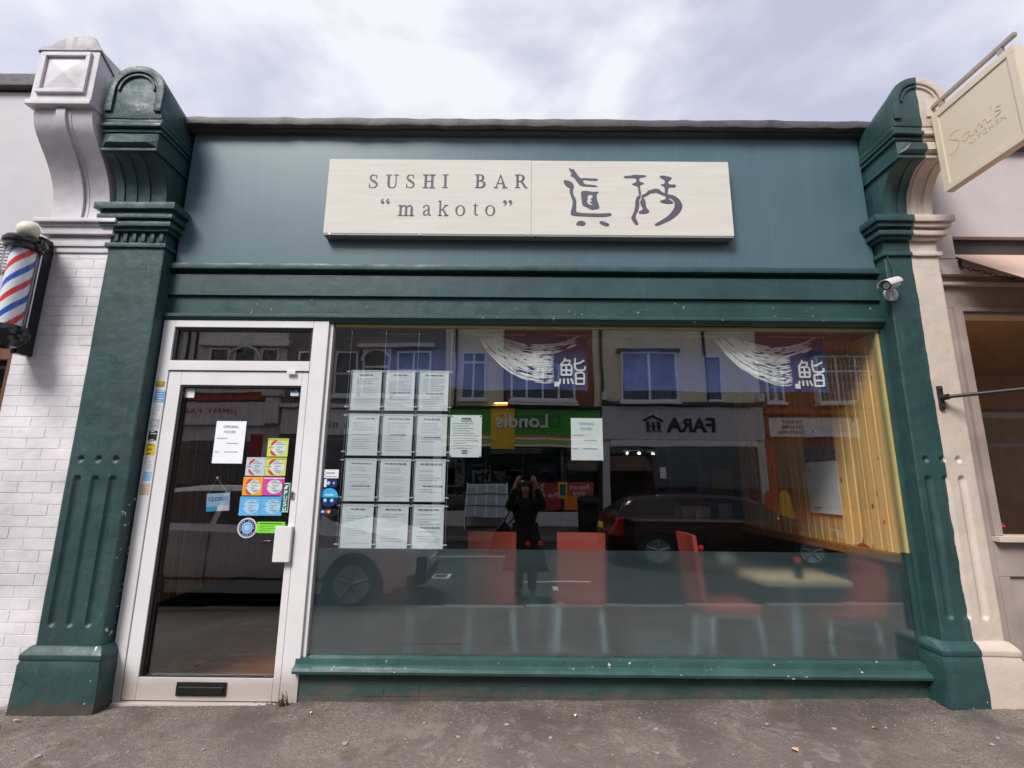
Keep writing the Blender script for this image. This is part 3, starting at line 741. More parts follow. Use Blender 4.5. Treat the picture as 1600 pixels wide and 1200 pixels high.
def arch_console(parent, mat, cx, hw, yf, yshaft, zs, back):
    """round-headed block over mouldings, a bevelled block and a fluted cavetto; zs: top, block base, mould base, bevel base, cavetto base"""
    zt, zb, zm, zv, zc = zs
    c = zt-hw
    poly = [(cx-hw, zb), (cx+hw, zb)] + [(cx+hw*math.cos(a), c+hw*math.sin(a)) for a in [PI*i/24 for i in range(25)]]
    m = MB(); n = len(poly); slope = 0.42
    vs = [(p[0], yf, p[1]) for p in poly] + [(p[0], back, p[1]-(0.0 if p[1] < zb+0.001 else slope*(back-yf)*min(1, (p[1]-zb)/(zt-zb)))) for p in poly]
    m.add(vs, [tuple(range(n)), tuple(range(2*n-1, n-1, -1))] + [(i, i+n, (i+1) % n+n, (i+1) % n) for i in range(n)])
    con = m.build('console', mat, parent, bevel=0.004, wob=0.004)
    for ro, ri, pr in ((hw-0.004, hw*0.73, 0.016), (hw*0.66, hw*0.58, 0.012)):
        arc = [(cx+ro*math.cos(PI*i/24), c+ro*math.sin(PI*i/24)) for i in range(25)] + [(cx+ri*math.cos(PI-PI*i/24), c+ri*math.sin(PI-PI*i/24)) for i in range(25)]
        if ro > hw*0.7:
            arc = [(cx+ro, zb+0.05)] + arc[:25] + [(cx-ro, zb+0.05), (cx-ri, zb+0.05)] + arc[25:] + [(cx+ri, zb+0.05)]
        MB().prism(arc, yf-pr, yf+0.01, 'y').build('arch_rim', mat, con, bevel=0.004, wob=0.003)
    k = (zb-zm)/3
    m = MB()
    m.box(cx-hw-0.006, cx+hw+0.006, yf+0.006, back, zb-k+0.001, zb+0.002); m.box(cx-hw-0.012, cx+hw+0.012, yf-0.012, back, zb-2*k, zb-k-0.008); m.box(cx-hw-0.004, cx+hw+0.004, yf+0.012, back, zm+0.002, zb-2*k-0.008); m.box(cx-hw+0.004, cx+hw-0.004, yf+0.03, back, zm, zb-0.004)
    m.build('moulding', mat, con, bevel=0.004, wob=0.003)
    # bevelled block
    h = hw-0.012; y1 = yf+0.022; y2 = yf-0.012
    zh = zv+(zm-zv)*0.5
    m = MB().box(cx-h, cx+h, y1, back, zv, zm-0.001)
    m.add([(cx-h, y1-0.0005, zv+0.012), (cx+h, y1-0.0005, zv+0.012), (cx+h, y1-0.0005, zm-0.006), (cx-h, y1-0.0005, zm-0.006), (cx-h*0.75, y2, zv+0.03), (cx+h*0.75, y2, zv+0.03), (cx+h*0.6, y2, zh+0.02), (cx-h*0.6, y2, zh+0.02)],
          [(0, 1, 5, 4), (1, 2, 6, 5), (2, 3, 7, 6), (3, 0, 4, 7), (4, 5, 6, 7)])
    m.build('bevelled_block', mat, con, wob=0.003)
    MB().box(cx-h-0.006, cx+h+0.006, yf+0.012, back, zv-0.02, zv-0.001).build('fillet', mat, con, bevel=0.004)
    # cavetto with three flutes (ribs between them stand proud)
    prof = concave_profile(yf+0.035, zv-0.0205, yshaft-0.01, zc, back)
    MB().prism(prof, cx-h+0.01, cx+h-0.01, 'x').build('scroll', mat, con, smooth=40)
    prof2 = [(a if a == back else a-0.009, b) for a, b in concave_profile(yf+0.035, zv-0.022, yshaft-0.01, zc+0.002, back)]
    m = MB(); wd = 2*h-0.02
    for f0, f1 in ((0.0, 0.16), (0.29, 0.41), (0.55, 0.67), (0.82, 1.0)):
        m.prism(prof2, cx-h+0.012+wd*f0*0.995, cx-h+0.010+wd*f1*0.995, 'x')
    m.build('rib', mat, con, smooth=40)
    return con

def base_block(parent, mat, x0, x1, yf, z0, zt, back=0.0):
    m = MB()
    prof = [(back, z0), (yf-0.055, z0), (yf-0.055, zt-0.09), (yf-0.045, zt-0.075), (yf-0.047, zt-0.045), (yf-0.030, zt-0.02), (yf-0.012, zt), (back, zt)]
    vs, fs = [], []
    pr = [(yf-a) for a, b in prof]  # projection
    n = len(prof)
    m.grid(40, 12, lambda u, v: (0, 0, 0)); m.v = []; m.f = []
    rings = [(z0, 0.055), (z0+0.1, 0.052), (zt-0.10, 0.048), (zt-0.078, 0.040), (zt-0.072, 0.046), (zt-0.045, 0.047), (zt-0.022, 0.032), (zt, 0.012)]
    for z, p in rings:
        for x, y in ((x0-p, back), (x0-p, yf-p), (x1+p, yf-p), (x1+p, back)): vs.append((x, y, z))
    for j in range(len(rings)-1):
        for i in range(3): fs.append((j*4+i, j*4+i+1, (j+1)*4+i+1, (j+1)*4+i))
    L = len(rings)-1
    fs.append((L*4, L*4+1, L*4+2, L*4+3))
    m.add(vs, fs)
    return m.build('plinth', mat, parent, bevel=0.006, wob=0.005)

# left, all green
PX0, PX1 = -2.950, -2.541
pil = thing('pilaster', 'dark green fluted pilaster with scroll console between the door and white brick', 'pilaster', (-2.745, -0.1, 0))
shaft('shaft', 'pier_green', pil, PX0, PX1, -0.14, 0.30, 3.02, (-2.871, -2.756, -2.640), 0.49, 1.37, (-2.871, -2.755, -2.640), 1.503, back=0.02)
base_block(pil, 'pier_green', PX0, PX1, -0.14, -0.06, 0.36, 0.02)
moulding_stack(pil, 'console_green', PX0, PX1, -0.14, [(3.02, 3.052, 0.016), (3.052, 3.055, 0.0), (3.055, 3.138, -0.004), (3.138, 3.166, 0.028), (3.166, 3.20, 0.052), (3.20, 3.222, 0.04), (3.222, 3.252, 0.066), (3.252, 3.285, 0.055), (3.285, 3.335, 0.085)], 'capital', 0.02)
m = MB()
for i in range(6):
    x = PX0 + 0.035 + i*0.066
    m.box(x, x+0.03, -0.152, -0.12, 3.062, 3.132)
m.build('neck_flute', 'console_green', pil, bevel=0.006, wob=0.003)
arch_console(pil, 'console_green', -2.745, 0.207, -0.37, -0.15, (4.335, 3.905, 3.80, 3.675, 3.335), 0.02)
# right, split down the middle: green half, cream half
QX0, QX1 = 2.664, 3.056
piq = thing('pilaster', 'fluted pilaster painted half dark green and half cream right of the window', 'pilaster', (2.86, -0.1, 0.08))
shaft('shaft', 'pier_split', piq, QX0, QX1, -0.14, 0.36, 3.00, (2.735, 2.845, 2.955), 0.585, 1.42, (2.735, 2.845, 2.952), 1.551, back=0.02)
base_block(piq, 'pier_split', QX0, QX1, -0.14, 0.02, 0.44, 0.02)
moulding_stack(piq, 'pier_split', QX0, QX1, -0.14, [(3.0, 3.03, 0.016), (3.03, 3.12, -0.004), (3.12, 3.145, 0.026), (3.145, 3.18, 0.05), (3.18, 3.20, 0.038), (3.20, 3.235, 0.066), (3.235, 3.285, 0.085)], 'capital', 0.02)
arch_console(piq, 'pier_split', 2.86, 0.20, -0.40, -0.15, (4.25, 3.86, 3.755, 3.64, 3.285), 0.02)

# white console and painted brick pier of the barber next door
wpx0, wpx1 = -3.50, -2.953
wp = thing('brick_pier', 'white painted brick pier with big scroll console left of the green pilaster', 'pier', (-3.22, -0.08, 0))
core = MB().box(wpx0, wpx1, -0.1168, 0.05, -0.05, 3.0).build('core', 'white_brick', wp)
rnd = random.Random(5); z = -0.02; row = 0
while z < 2.97:
    z1 = min(z+0.0685, 2.985); x = wpx0 - (0.115 if row % 2 else 0.0)
    while x < wpx1:
        a, b = max(x, wpx0), min(x+0.222, wpx1-0.001)
        if b-a > 0.02: MB().box(a+0.0002, b-0.0002, -0.119+rnd.uniform(-0.001, 0.001), -0.1, z+rnd.uniform(0, .0012), z1).build('brick', 'white_brick', core, bevel=0.0014)
        x += 0.2245
    z += 0.0722; row += 1
moulding_stack(wp, 'white_masonry', -3.40, -2.955, -0.13, [(2.985, 3.03, 0.0), (3.03, 3.09, 0.012), (3.09, 3.11, 0.004), (3.11, 3.165, 0.04), (3.165, 3.19, 0.05), (3.19, 3.22, 0.075)], 'capital', 0.02, 0.002)
wc0, wc1 = -3.40, -2.985
prof = [(0.02, 3.221), (-0.155, 3.221), (-0.155, 3.32), (-0.17, 3.42), (-0.21, 3.53), (-0.27, 3.63), (-0.34, 3.72), (-0.395, 3.80), (-0.42, 3.88), (-0.42, 3.935), (0.02, 3.935)]
sp = catmull([(a, b, 0) for a, b in prof[1:10]], 4); pf = [(0.02, 3.221)] + [(p.x, p.y) for p in sp] + [(0.02, 3.935)]
cs = MB().prism(pf, wc0, wc1, 'x').build('console', 'white_masonry', wp, smooth=40)
m = MB()
for a, b in ((wc0+0.175, wc0+0.24),):
    m.prism([(y if y == 0.02 else y-0.022, z) for y, z in pf[:-2]] + [(-0.43, 3.90), (0.0, 3.90)], a, b, 'x')
m.build('rib', 'white_masonry', cs, bevel=0.008)
m = MB()
for a, b in ((wc0+0.145, wc0+0.172), (wc0+0.243, wc0+0.27)): m.prism([(y if y == 0.02 else y-0.004, z) for y, z in pf[:-2]] + [(-0.41, 3.90), (0.0, 3.90)], a, b, 'x')
m.build('groove_edge', 'white_masonry', cs, bevel=0.002)
hb = MB().box(wc0-0.035, wc1+0.01, -0.47, 0.02, 3.936, 3.975).box(wc0-0.02, wc1-0.001, -0.452, 0.02, 3.975, 4.40).build('head_block', 'white_masonry', wp, bevel=0.008)
bx0, bx1 = wc0+0.02, wc1-0.05
m = MB()
for a, b, c, d in ((bx0, bx1, 4.33, 4.36), (bx0, bx1, 4.03, 4.06), (bx0, bx0+0.03, 4.06, 4.33), (bx1-0.03, bx1, 4.06, 4.33)): m.box(a, b, -0.472, -0.45, c, d)
m.build('panel_rim', 'white_masonry', hb, bevel=0.004)
m = MB().add([(bx0+0.035, -0.4525, 4.065), (bx1-0.035, -0.4525, 4.065), (bx1-0.035, -0.4525, 4.325), (bx0+0.035, -0.4525, 4.325), ((bx0+bx1)/2, -0.470, 4.195)], [(0, 1, 4), (1, 2, 4), (2, 3, 4), (3, 0, 4)]); m.build('pyramid_panel', 'white_masonry', hb)
def capfn(u, v):
    x = wc0-0.03+(wc1-wc0+0.04)*u; y = -0.46+0.5*v
    h = 0.16*math.exp(-((u-0.62)/0.34)**2) + 0.03*noise.noise(Vector((x*9, y*9, 2))) + 0.02*noise.noise(Vector((x*25, y*25, 2)))
    e = min(u, 1-u, v+0.1)
    return (x, y, 4.40+max(0.0, h)*min(1, e*7) - 0.30*v)
m = MB().grid(30, 20, capfn); k = len(m.v)
ring = [i for i in range(31)] + [31*j+30 for j in range(1, 21)] + [31*20+i for i in range(29, -1, -1)] + [31*j for j in range(19, 0, -1)]
for i in ring: m.v.append((m.v[i][0], m.v[i][1], min(4.385, m.v[i][2]-0.02)))
m.f += [(ring[i], ring[(i+1) % len(ring)], k+(i+1) % len(ring), k+i) for i in range(len(ring))]
m.build('broken_cap', 'weathered_cap', wp, smooth=50)
m = MB().prism([(-0.44, 4.38), (0.03, 4.10), (0.03, 4.0), (-0.44, 4.3)], wc0-0.015, wc1-0.005, 'x'); m.build('cap_core', 'weathered_cap', wp)

# ------------------------------------------------------------------ name board
SX0, SX1, SZ0, SZ1 = -1.408, 1.605, 3.158, 3.768
sign = thing('name_board', 'long pale stone-effect name board reading SUSHI BAR makoto on the teal fascia', 'sign', (0.1, -0.06, SZ0))
MB().box(SX0, 0.118, -0.122, -0.052, SZ0, SZ1).build('board', 'travertine_board', sign, bevel=0.003)
MB().box(0.1195, SX1, -0.122, -0.052, SZ0, SZ1-0.002).build('board', 'travertine_board', sign, bevel=0.003)
m = MB().box(SX0+0.004, SX1-0.004, -0.12, -0.055, SZ0-0.014, SZ0-0.001); tray = m.build('tray', 'grey_plastic', sign)
m = MB()
for x in (-1.36, -0.7, 0.09, 0.15, 0.85, 1.52): m.lathe([(0.001, -0.1235), (0.005, -0.123), (0.006, -0.12)], (x, 0, SZ0-0.007), 'y', 8)
m.build('screw', 'chrome', tray)
T = 0.075  # hairline
def glyph(ch):
    st = lambda x, w=0.15, a=0, b=1: rect(x, x+w, a, b)
    sf = lambda x0, x1, y: rect(x0, x1, y-0.025 if 0 < y < 1 else (0 if y <= 0 else y-0.05), y+0.025 if 0 < y < 1 else (0.05 if y <= 0 else y))
    if ch == 'H': return 0.86, [st(.14), st(.57), rect(.25, .62, .48, .535), sf(.03, .40, 0), sf(.03, .40, 1), sf(.46, .83, 0), sf(.46, .83, 1)]
    if ch == 'I': return 0.4, [st(.125), sf(.01, .39, 0), sf(.01, .39, 1)]
    if ch == 'U': return 0.9, [ribbon2([(.22, 1, .15), (.22, .55, .15), (.22, .3, .15), (.28, .1, .13), (.45, .02, .07), (.60, .07, .07), (.69, .28, .065), (.69, .6, .065), (.69, 1, .065)]), sf(.03, .42, 1), sf(.55, .85, 1)]
    if ch == 'S': return 0.65, [ribbon2([(.55, .72, .03), (.52, .88, .06), (.36, .975, .055), (.17, .92, .09), (.10, .76, .12), (.20, .61, .15), (.38, .49, .17), (.54, .36, .15), (.58, .2, .11), (.46, .06, .08), (.28, .02, .055), (.12, .10, .06), (.06, .3, .03)]), rect(.53, .565, .68, 1.0), rect(.045, .08, 0.0, .33)]
    if ch == 'B': return 0.78, [st(.14), sf(.03, .36, 0), sf(.03, .36, 1), ribbon2([(.2, .975, .05), (.4, .97, .055), (.55, .88, .12), (.57, .75, .145), (.5, .6, .10), (.36, .53, .05), (.2, .53, .045)]), ribbon2([(.2, .53, .045), (.45, .525, .05), (.62, .42, .12), (.66, .27, .155), (.58, .1, .11), (.4, .03, .05), (.2, .025, .05)])]
    if ch == 'A': return 0.9, [[(.10, 0), (.165, 0), (.455, .86), (.43, .98), (.42, .98)], [(.62, 0), (.80, 0), (.475, 1.0), (.42, 1.0)], rect(.25, .63, .31, .36), sf(0, .29, 0), sf(.54, .90, 0)]
    if ch == 'R': return 0.86, [st(.14), sf(.03, .38, 0), sf(.03, .36, 1), ribbon2([(.2, .975, .05), (.42, .97, .055), (.58, .86, .13), (.6, .72, .15), (.5, .55, .10), (.36, .5, .05), (.2, .5, .045)]), [(.38, .5), (.55, .5), (.80, .05), (.86, .05), (.86, 0), (.69, 0)]]
    if ch == 'm': return 1.05, [st(.12, .13, 0, .98), [(.02, .88), (.02, .93), (.19, 1.0), (.19, .9)], ribbon2([(.22, .75, .05), (.33, .9, .08), (.45, .92, .11), (.52, .75, .13), (.53, .4, .13), (.53, 0, .13)]), ribbon2([(.56, .75, .05), (.67, .9, .08), (.80, .92, .11), (.87, .75, .13), (.88, .4, .13), (.88, 0, .13)]), sf(.02, .34, 0), sf(.37, .69, 0), sf(.73, 1.04, 0)]
    if ch == 'a': return 0.72, [ribbon2([(.12, .72, .12), (.15, .88, .09), (.32, .955, .07), (.48, .86, .12), (.50, .65, .13), (.50, .25, .13), (.56, .06, .09), (.68, .07, .04)]), ribbon2([(.48, .60, .05), (.28, .5, .08), (.14, .32, .12), (.15, .13, .12), (.28, .045, .08), (.40, .12, .05), (.49, .25, .04)])]
    if ch == 'k': return 0.86, [st(.12, .13, 0, 1.38), [(.02, 1.29), (.02, 1.33), (.18, 1.42), (.20, 1.3)], [(.24, .44), (.24, .50), (.60, .93), (.68, .93)], [(.33, .56), (.44, .66), (.80, .05), (.64, 0.05)], sf(.01, .35, 0), sf(.50, .87, 0), sf(.48, .80, .945)]
    if ch == 'o': return 0.76, [[[(.38+.35*math.cos(2*PI*i/32), .475+.49*math.sin(2*PI*i/32)) for i in range(32)], [(.38+.215*math.cos(2*PI*i/32), .475+.435*math.sin(2*PI*i/32)) for i in range(32)]]]
    if ch == 't': return 0.46, [ribbon2([(.20, 1.18, .03), (.19, .95, .11), (.18, .5, .13), (.19, .2, .13), (.27, .06, .09), (.44, .14, .03)]), rect(.02, .42, .90, .95)]
    if ch in '"\'': return 0.7, []
    return 0.5, []
def letter(ch, x0, x1, z0, h, name='letter'):
    wd, outs = glyph(ch); s = (x1-x0)/wd
    mp = lambda a, b, c: (x0+a*s, -0.1231-c, z0+b*h)
    layered(outs, 0.0016, mp, name, 'lettering_slate', sign)
for ch, x0, x1, z0 in (('S', -1.1, -1.032, 3.526), ('U', -.977, -.872, 3.527), ('S', -.822, -.754, 3.528), ('H', -.698, -.599, 3.529), ('I', -.549, -.503, 3.531), ('B', -.308, -.22, 3.533), ('A', -.163, -.059, 3.534), ('R', -.009, .089, 3.535)):
    letter(ch, x0, x1, z0, 0.112)
for ch, x0, x1, z0 in (('m', -.871, -.747, 3.301), ('a', -.69, -.619, 3.302), ('k', -.574, -.493, 3.303), ('o', -.447, -.367, 3.304), ('t', -.314, -.271, 3.305), ('o', -.226, -.145, 3.306)):
    letter(ch, x0, x1, z0, 0.089)
for x, z, fl in ((-.985, 3.412, 1), (-.945, 3.413, 1), (-.078, 3.417, -1), (-.038, 3.418, -1)):
    o = [circle(0, -0.004*fl, 0.0125, 16), ribbon2([(-.006*fl, -.004*fl, .012), (-.011*fl, .008*fl, .009), (-.004*fl, .021*fl, .005), (.006*fl, .027*fl, .002)])]
    layered(o, 0.0016, lambda a, b, c, x=x, z=z: (x+a, -0.1231-c, z+b), 'quotation_mark', 'lettering_slate', sign)
K = {'crown':[(399,3695),(413,3707),(423,3690),(436,3701),(450,3675),(468,3644),(490,3616),(509,3622),(559,3619),(615,3617),(620,3606),(600,3599),(549,3602),(508,3607),(506,3591),(518,3569),(568,3566),(609,3560),(617,3549),(578,3549),(517,3551),(482,3559),(467,3580),(447,3613),(429,3633),(409,3638),(422,3652),(415,3672)],
'sweep':[(358,3598),(376,3604),(411,3593),(431,3576),(438,3542),(427,3516),(433,3480),(453,3441),(452,3391),(449,3347),(465,3336),(523,3332),(633,3329),(704,3336),(714,3325),(705,3311),(633,3302),(522,3306),(452,3309),(412,3314),(409,3336),(418,3369),(426,3402),(426,3436),(410,3480),(403,3516),(413,3531),(385,3547),(365,3572)],
'box':[(488,3509),(517,3517),(577,3506),(618,3510),(618,3499),(602,3487),(608,3437),(623,3387),(619,3371),(594,3365),(564,3361),(544,3372),(524,3386),(499,3392),(495,3425),(490,3470)],
'hole':[(538,3483),(572,3487),(576,3459),(556,3446),(576,3431),(550,3420),(575,3409),(570,3398),(545,3403),(530,3425),(538,3453)],
'd1':[(446,3237),(457,3261),(487,3273),(517,3260),(518,3243),(496,3230),(471,3235)],
'd2':[(616,3255),(632,3272),(667,3261),(693,3245),(686,3231),(661,3230)],
'tl':[(810,3632),(820,3641),(871,3645),(887,3653),(938,3650),(979,3648),(983,3637),(947,3629),(929,3625),(927,3595),(966,3584),(955,3572),(929,3563),(933,3529),(939,3484),(919,3482),(918,3529),(912,3557),(883,3563),(867,3576),(905,3588),(906,3622),(865,3624),(825,3621)],
'roof':[(939,3484),(972,3496),(988,3521),(1024,3530),(1045,3539),(1060,3533),(1070,3536),(1094,3508),(1134,3492),(1174,3486),(1208,3464),(1231,3431),(1241,3392),(1216,3342),(1163,3292),(1091,3254),(1045,3235),(1025,3237),(1031,3253),(1072,3275),(1134,3320),(1172,3370),(1185,3408),(1176,3442),(1147,3464),(1103,3480),(1068,3497),(1043,3508),(1028,3496),(1018,3505),(986,3483),(960,3467),(938,3464)],
'tr':[(1078,3640),(1101,3649),(1152,3638),(1176,3627),(1160,3610),(1144,3601),(1143,3576),(1173,3571),(1199,3574),(1198,3554),(1172,3548),(1147,3553),(1138,3531),(1134,3492),(1113,3491),(1116,3542),(1107,3559),(1079,3570),(1118,3578),(1119,3610),(1095,3621)],
'tr2':[(1117,3469),(1142,3469),(1144,3447),(1171,3431),(1172,3417),(1129,3414),(1089,3421),(1068,3435),(1101,3447),(1119,3450)],
'leg':[(919,3482),(939,3473),(919,3451),(920,3406),(911,3362),(892,3329),(885,3301),(902,3268),(906,3244),(886,3241),(867,3268),(853,3295),(864,3317),(880,3351),(889,3395),(890,3428),(900,3462)],
'leg2':[(940,3462),(960,3457),(968,3418),(969,3379),(991,3357),(987,3343),(955,3332),(915,3334),(910,3345),(938,3360),(946,3373),(928,3406),(927,3429)]}
def soft(poly):
    p = [(a/1000, b/1000) for a, b in poly]; n = len(p); o = []
    for i in range(n):           # one round of corner cutting
        a, b = p[i], p[(i+1) % n]; o += [(a[0]*.75+b[0]*.25, a[1]*.75+b[1]*.25), (a[0]*.25+b[0]*.75, a[1]*.25+b[1]*.75)]
    return o
for nm, keys in (('brush_character', ('crown', 'sweep', 'box', 'd1', 'd2')), ('brush_character', ('tl', 'roof', 'tr', 'tr2', 'leg', 'leg2'))):
    outs = [[soft(K[k]), soft(K['hole'])] if k == 'box' else soft(K[k]) for k in keys]
    layered(outs, 0.0016, lambda a, b, c: (a, -0.1231-c, b), nm, 'lettering_slate', sign)

# ------------------------------------------------------------------ CCTV camera on the right pilaster
cc = thing('security_camera', 'small white bullet security camera on the right green pilaster', 'camera', (2.66, -0.15, 2.72))
MB().lathe([(0.001, 0), (0.048, 0), (0.052, -0.012), (0.045, -0.02), (0.02, -0.024), (0.001, -0.026)], (2.662, -0.141, 2.705), 'y', 20).build('mount', 'camera_white', cc, smooth=40)
MB().tube([(2.662, -0.15, 2.705), (2.647, -0.185, 2.70), (2.622, -0.20, 2.725)], 0.014, 10).build('arm', 'camera_white', cc, smooth=50)
axis = Vector((-0.84, -0.42, -0.34)).normalized(); a0 = Vector((2.675, -0.19, 2.775)); 
m = MB().lathe([(0.001, 0), (0.030, 0), (0.036, 0.01), (0.036, 0.13), (0.034, 0.135)], (0, 0, 0), 'z', 20); m.xform(Matrix.Translation(a0) @ axis.to_track_quat('Z', 'X').to_matrix().to_4x4()); m.build('housing', 'camera_white', cc, smooth=40)
m = MB().lathe([(0.033, 0.1345), (0.030, 0.1365), (0.012, 0.133), (0.001, 0.132)], (0, 0, 0), 'z', 20); m.xform(Matrix.Translation(a0) @ axis.to_track_quat('Z', 'X').to_matrix().to_4x4()); m.build('lens', 'black_enamel', cc, smooth=40)
q = axis.to_track_quat('Z', 'Y').to_matrix().to_4x4()
side = axis.cross(Vector((0, 0, 1))).normalized(); upv = side.cross(axis).normalized()
vs = []
for s in (-0.01, 0.165):
    for r_ in (0.040, 0.043):
        for i in range(13):
            t = PI*(0.0+i/12); vs.append(a0 + axis*s + r_*(math.cos(t)*side + math.sin(t)*upv))
k = 13; fs = []
for i in range(12): fs += [(i, i+1, 2*k+i+1, 2*k+i), (k+i, 3*k+i, 3*k+i+1, k+i+1), (i, k+i, k+i+1, i+1), (2*k+i, 2*k+i+1, 3*k+i+1, 3*k+i)]
MB().add(vs, fs).build('sun_shade', 'camera_white', cc, smooth=40)
MB().box(2.612, 2.627, -0.205, -0.19, 2.64, 2.70).build('bracket', 'camera_white', cc, bevel=0.003)
tag(MB().tube([(2.705, -0.147, 2.76), (2.715, -0.148, 2.80), (2.70, -0.148, 2.90), (2.68, -0.147, 2.98), (2.675, -0.152, 3.02)], 0.0045, 6).build('camera_cable', 'console_green', smooth=50), 'thin painted cable rising from the security camera to the capital', 'cable')

# ------------------------------------------------------------------ barber pole
bp = thing('barber_pole', 'barber pole with red white and blue stripes and round globe on white pier', 'barber pole', (-3.36, -0.3, 2.2))
BX, BY = -3.37, -0.315
MB().box(-3.405, -3.355, -0.235, -0.121, 2.20, 3.06).build('back_plate', 'black_plastic', bp, bevel=0.01)
def stripes(c, r, z0, z1):
    M_ = {'white': MB(), 'red': MB(), 'blue': MB()}; n = 48; rows = 160; 
    for j in range(rows):
        for i in range(n):
            a = 2*PI*i/n; z = z0+(z1-z0)*j/rows; t = ((z - 0.48*(a/(2*PI)))/0.12) % 2.0
            kk = 'red' if t < 0.42 else ('white' if t < 1.0 else ('blue' if t < 1.42 else 'white'))
            b = 2*PI*(i+1)/n; zz = z+(z1-z0)/rows
            M_[kk].add([(c[0]+r*math.cos(a), c[1]+r*math.sin(a), z), (c[0]+r*math.cos(b), c[1]+r*math.sin(b), z), (c[0]+r*math.cos(b), c[1]+r*math.sin(b), zz), (c[0]+r*math.cos(a), c[1]+r*math.sin(a), zz)], [(0, 1, 2, 3)])
    return M_
plain('stripe_red', (0.62, 0.025, 0.03), 0.3, var=0.03); plain('stripe_blue', (0.02, 0.09, 0.48), 0.3, var=0.03); plain('stripe_white', (0.72, 0.74, 0.78), 0.3, var=0.03)
S = stripes((BX, BY), 0.067, 2.36, 2.905)
for k in S: S[k].build('stripe', 'stripe_'+k, bp, smooth=50)
MB().lathe([(0.082, 2.352), (0.082, 2.91)], (BX, BY, 0), 'z', 32).build('glass_sleeve', 'clear_acrylic', bp, smooth=50)
MB().lathe([(0.02, 3.0), (0.055, 2.995), (0.105, 2.985), (0.118, 2.965), (0.118, 2.945), (0.104, 2.93), (0.104, 2.905), (0.09, 2.90)], (BX, BY, 0), 'z', 32).build('top_cap', 'black_enamel', bp, smooth=30)
MB().lathe([(0.09, 2.365), (0.104, 2.36), (0.108, 2.335), (0.12, 2.325), (0.12, 2.30), (0.108, 2.285), (0.108, 2.262), (0.094, 2.25), (0.07, 2.225), (0.03, 2.215), (0.001, 2.213)], (BX, BY, 0), 'z', 32).build('bottom_cap', 'black_enamel', bp, smooth=30)
MB().lathe([(0.001, 3.118)]+[(0.062*math.sin(PI*i/14), 3.056+0.062*math.cos(PI*i/14)) for i in range(1, 14)]+[(0.001, 2.994)], (BX-0.0, BY, 0), 'z', 24).build('globe', 'globe_white', bp, smooth=60)
for a in (0.72, 2.4, -2.25):
    MB().tube([(BX+0.090*math.cos(a), BY+0.090*math.sin(a), 2.355), (BX+0.090*math.cos(a), BY+0.090*math.sin(a), 2.915)], 0.005, 8).build('tie_rod', 'chrome', bp, smooth=50)
MB().box(-3.395, -3.365, -0.28, -0.17, 2.93, 2.97).build('bracket', 'black_enamel', bp, bevel=0.004); MB().box(-3.395, -3.365, -0.28, -0.17, 2.28, 2.33).build('bracket', 'black_enamel', bp, bevel=0.004)

# ------------------------------------------------------------------ barber's building on the left
bb = thing('barber_shop', 'pale painted barber shopfront wall at the left picture edge', 'shop', (-5.8, 0, 0))
MB().box(-8.6, -3.505, -0.045, 0.2, 2.30, 4.40).build('fascia', 'fascia_grey', bb)
MB().box(-8.6, -3.42, -0.10, 0.3, 4.42, 4.53).build('coping', 'lead_coping', bb, bevel=0.01)
MB().box(-3.60, -3.505, -0.05, 0.1, 0.42, 2.20).box(-8.5, -8.4, -0.05, 0.1, 0.42, 2.20).box(-8.6, -3.505, -0.05, 0.1, 2.20, 2.298).build('window_frame', 'dark_wood', bb, bevel=0.004)
MB().box(-8.4, -3.60, 0.0, 0.008, 0.42, 2.2).build('window_glass', 'far_glass', bb)
MB().box(-8.6, -3.505, -0.05, 0.1, -0.05, 0.415).build('stall_riser', 'white_masonry', bb)
MB().box(-8.6, -3.51, 2.4, 2.5, 0, 3.0).build('back_wall', 'shop_inside_warm', bb)
MB().box(-8.6, -3.51, 0.2, 2.4, -0.05, -0.01).build('floor', 'shop_inside', bb); MB().box(-8.6, -3.51, 0.2, 2.4, 3.0, 3.05).build('ceiling', 'interior_cream', bb)
vg = MB().box(-3.86, -3.70, -0.062, -0.046, 2.86, 3.12).build('vent_grille', 'grey_plastic', bb, bevel=0.003)
for i in range(9): MB().box(-3.85, -3.71, -0.068, -0.0625, 2.875+i*0.026, 2.888+i*0.026).build('louvre', 'far_grey', vg)

# ------------------------------------------------------------------ the cafe on the right
cafe = thing('cafe_building', 'cream cafe shopfront with taupe window frame at the right picture edge', 'cafe', (5.6, 0, 0.1))
MB().box(3.058, 8.6, -0.045, 0.2, 3.21, 3.93).build('fascia', 'pale_render', cafe)
MB().box(3.05, 8.6, -0.10, 0.3, 3.932, 4.0).build('coping', 'lead_coping', cafe, bevel=0.01)
MB().box(3.058, 3.245, -0.07, 0.1, 3.02, 3.208).build('awning_box_end', 'cream_masonry', cafe, bevel=0.004)
MB().box(3.247, 8.6, 0.0, 0.15, 3.02, 3.2).build('awning_box', 'shop_inside', cafe)
MB().box(3.058, 8.6, -0.065, 0.1, 2.90, 3.018).build('frieze_board', 'cream_masonry', cafe, bevel=0.004)
MB().box(3.06, 8.6, -0.02, 0.1, 2.85, 2.898).build('frieze_recess', 'taupe_joinery', cafe)
MB().box(3.06, 8.6, -0.05, 0.1, 2.822, 2.848).build('bead_moulding', 'cream_masonry', cafe, bevel=0.004)
MB().box(3.06, 8.6, -0.015, 0.1, 2.66, 2.82).build('head_board', 'taupe_joinery', cafe)
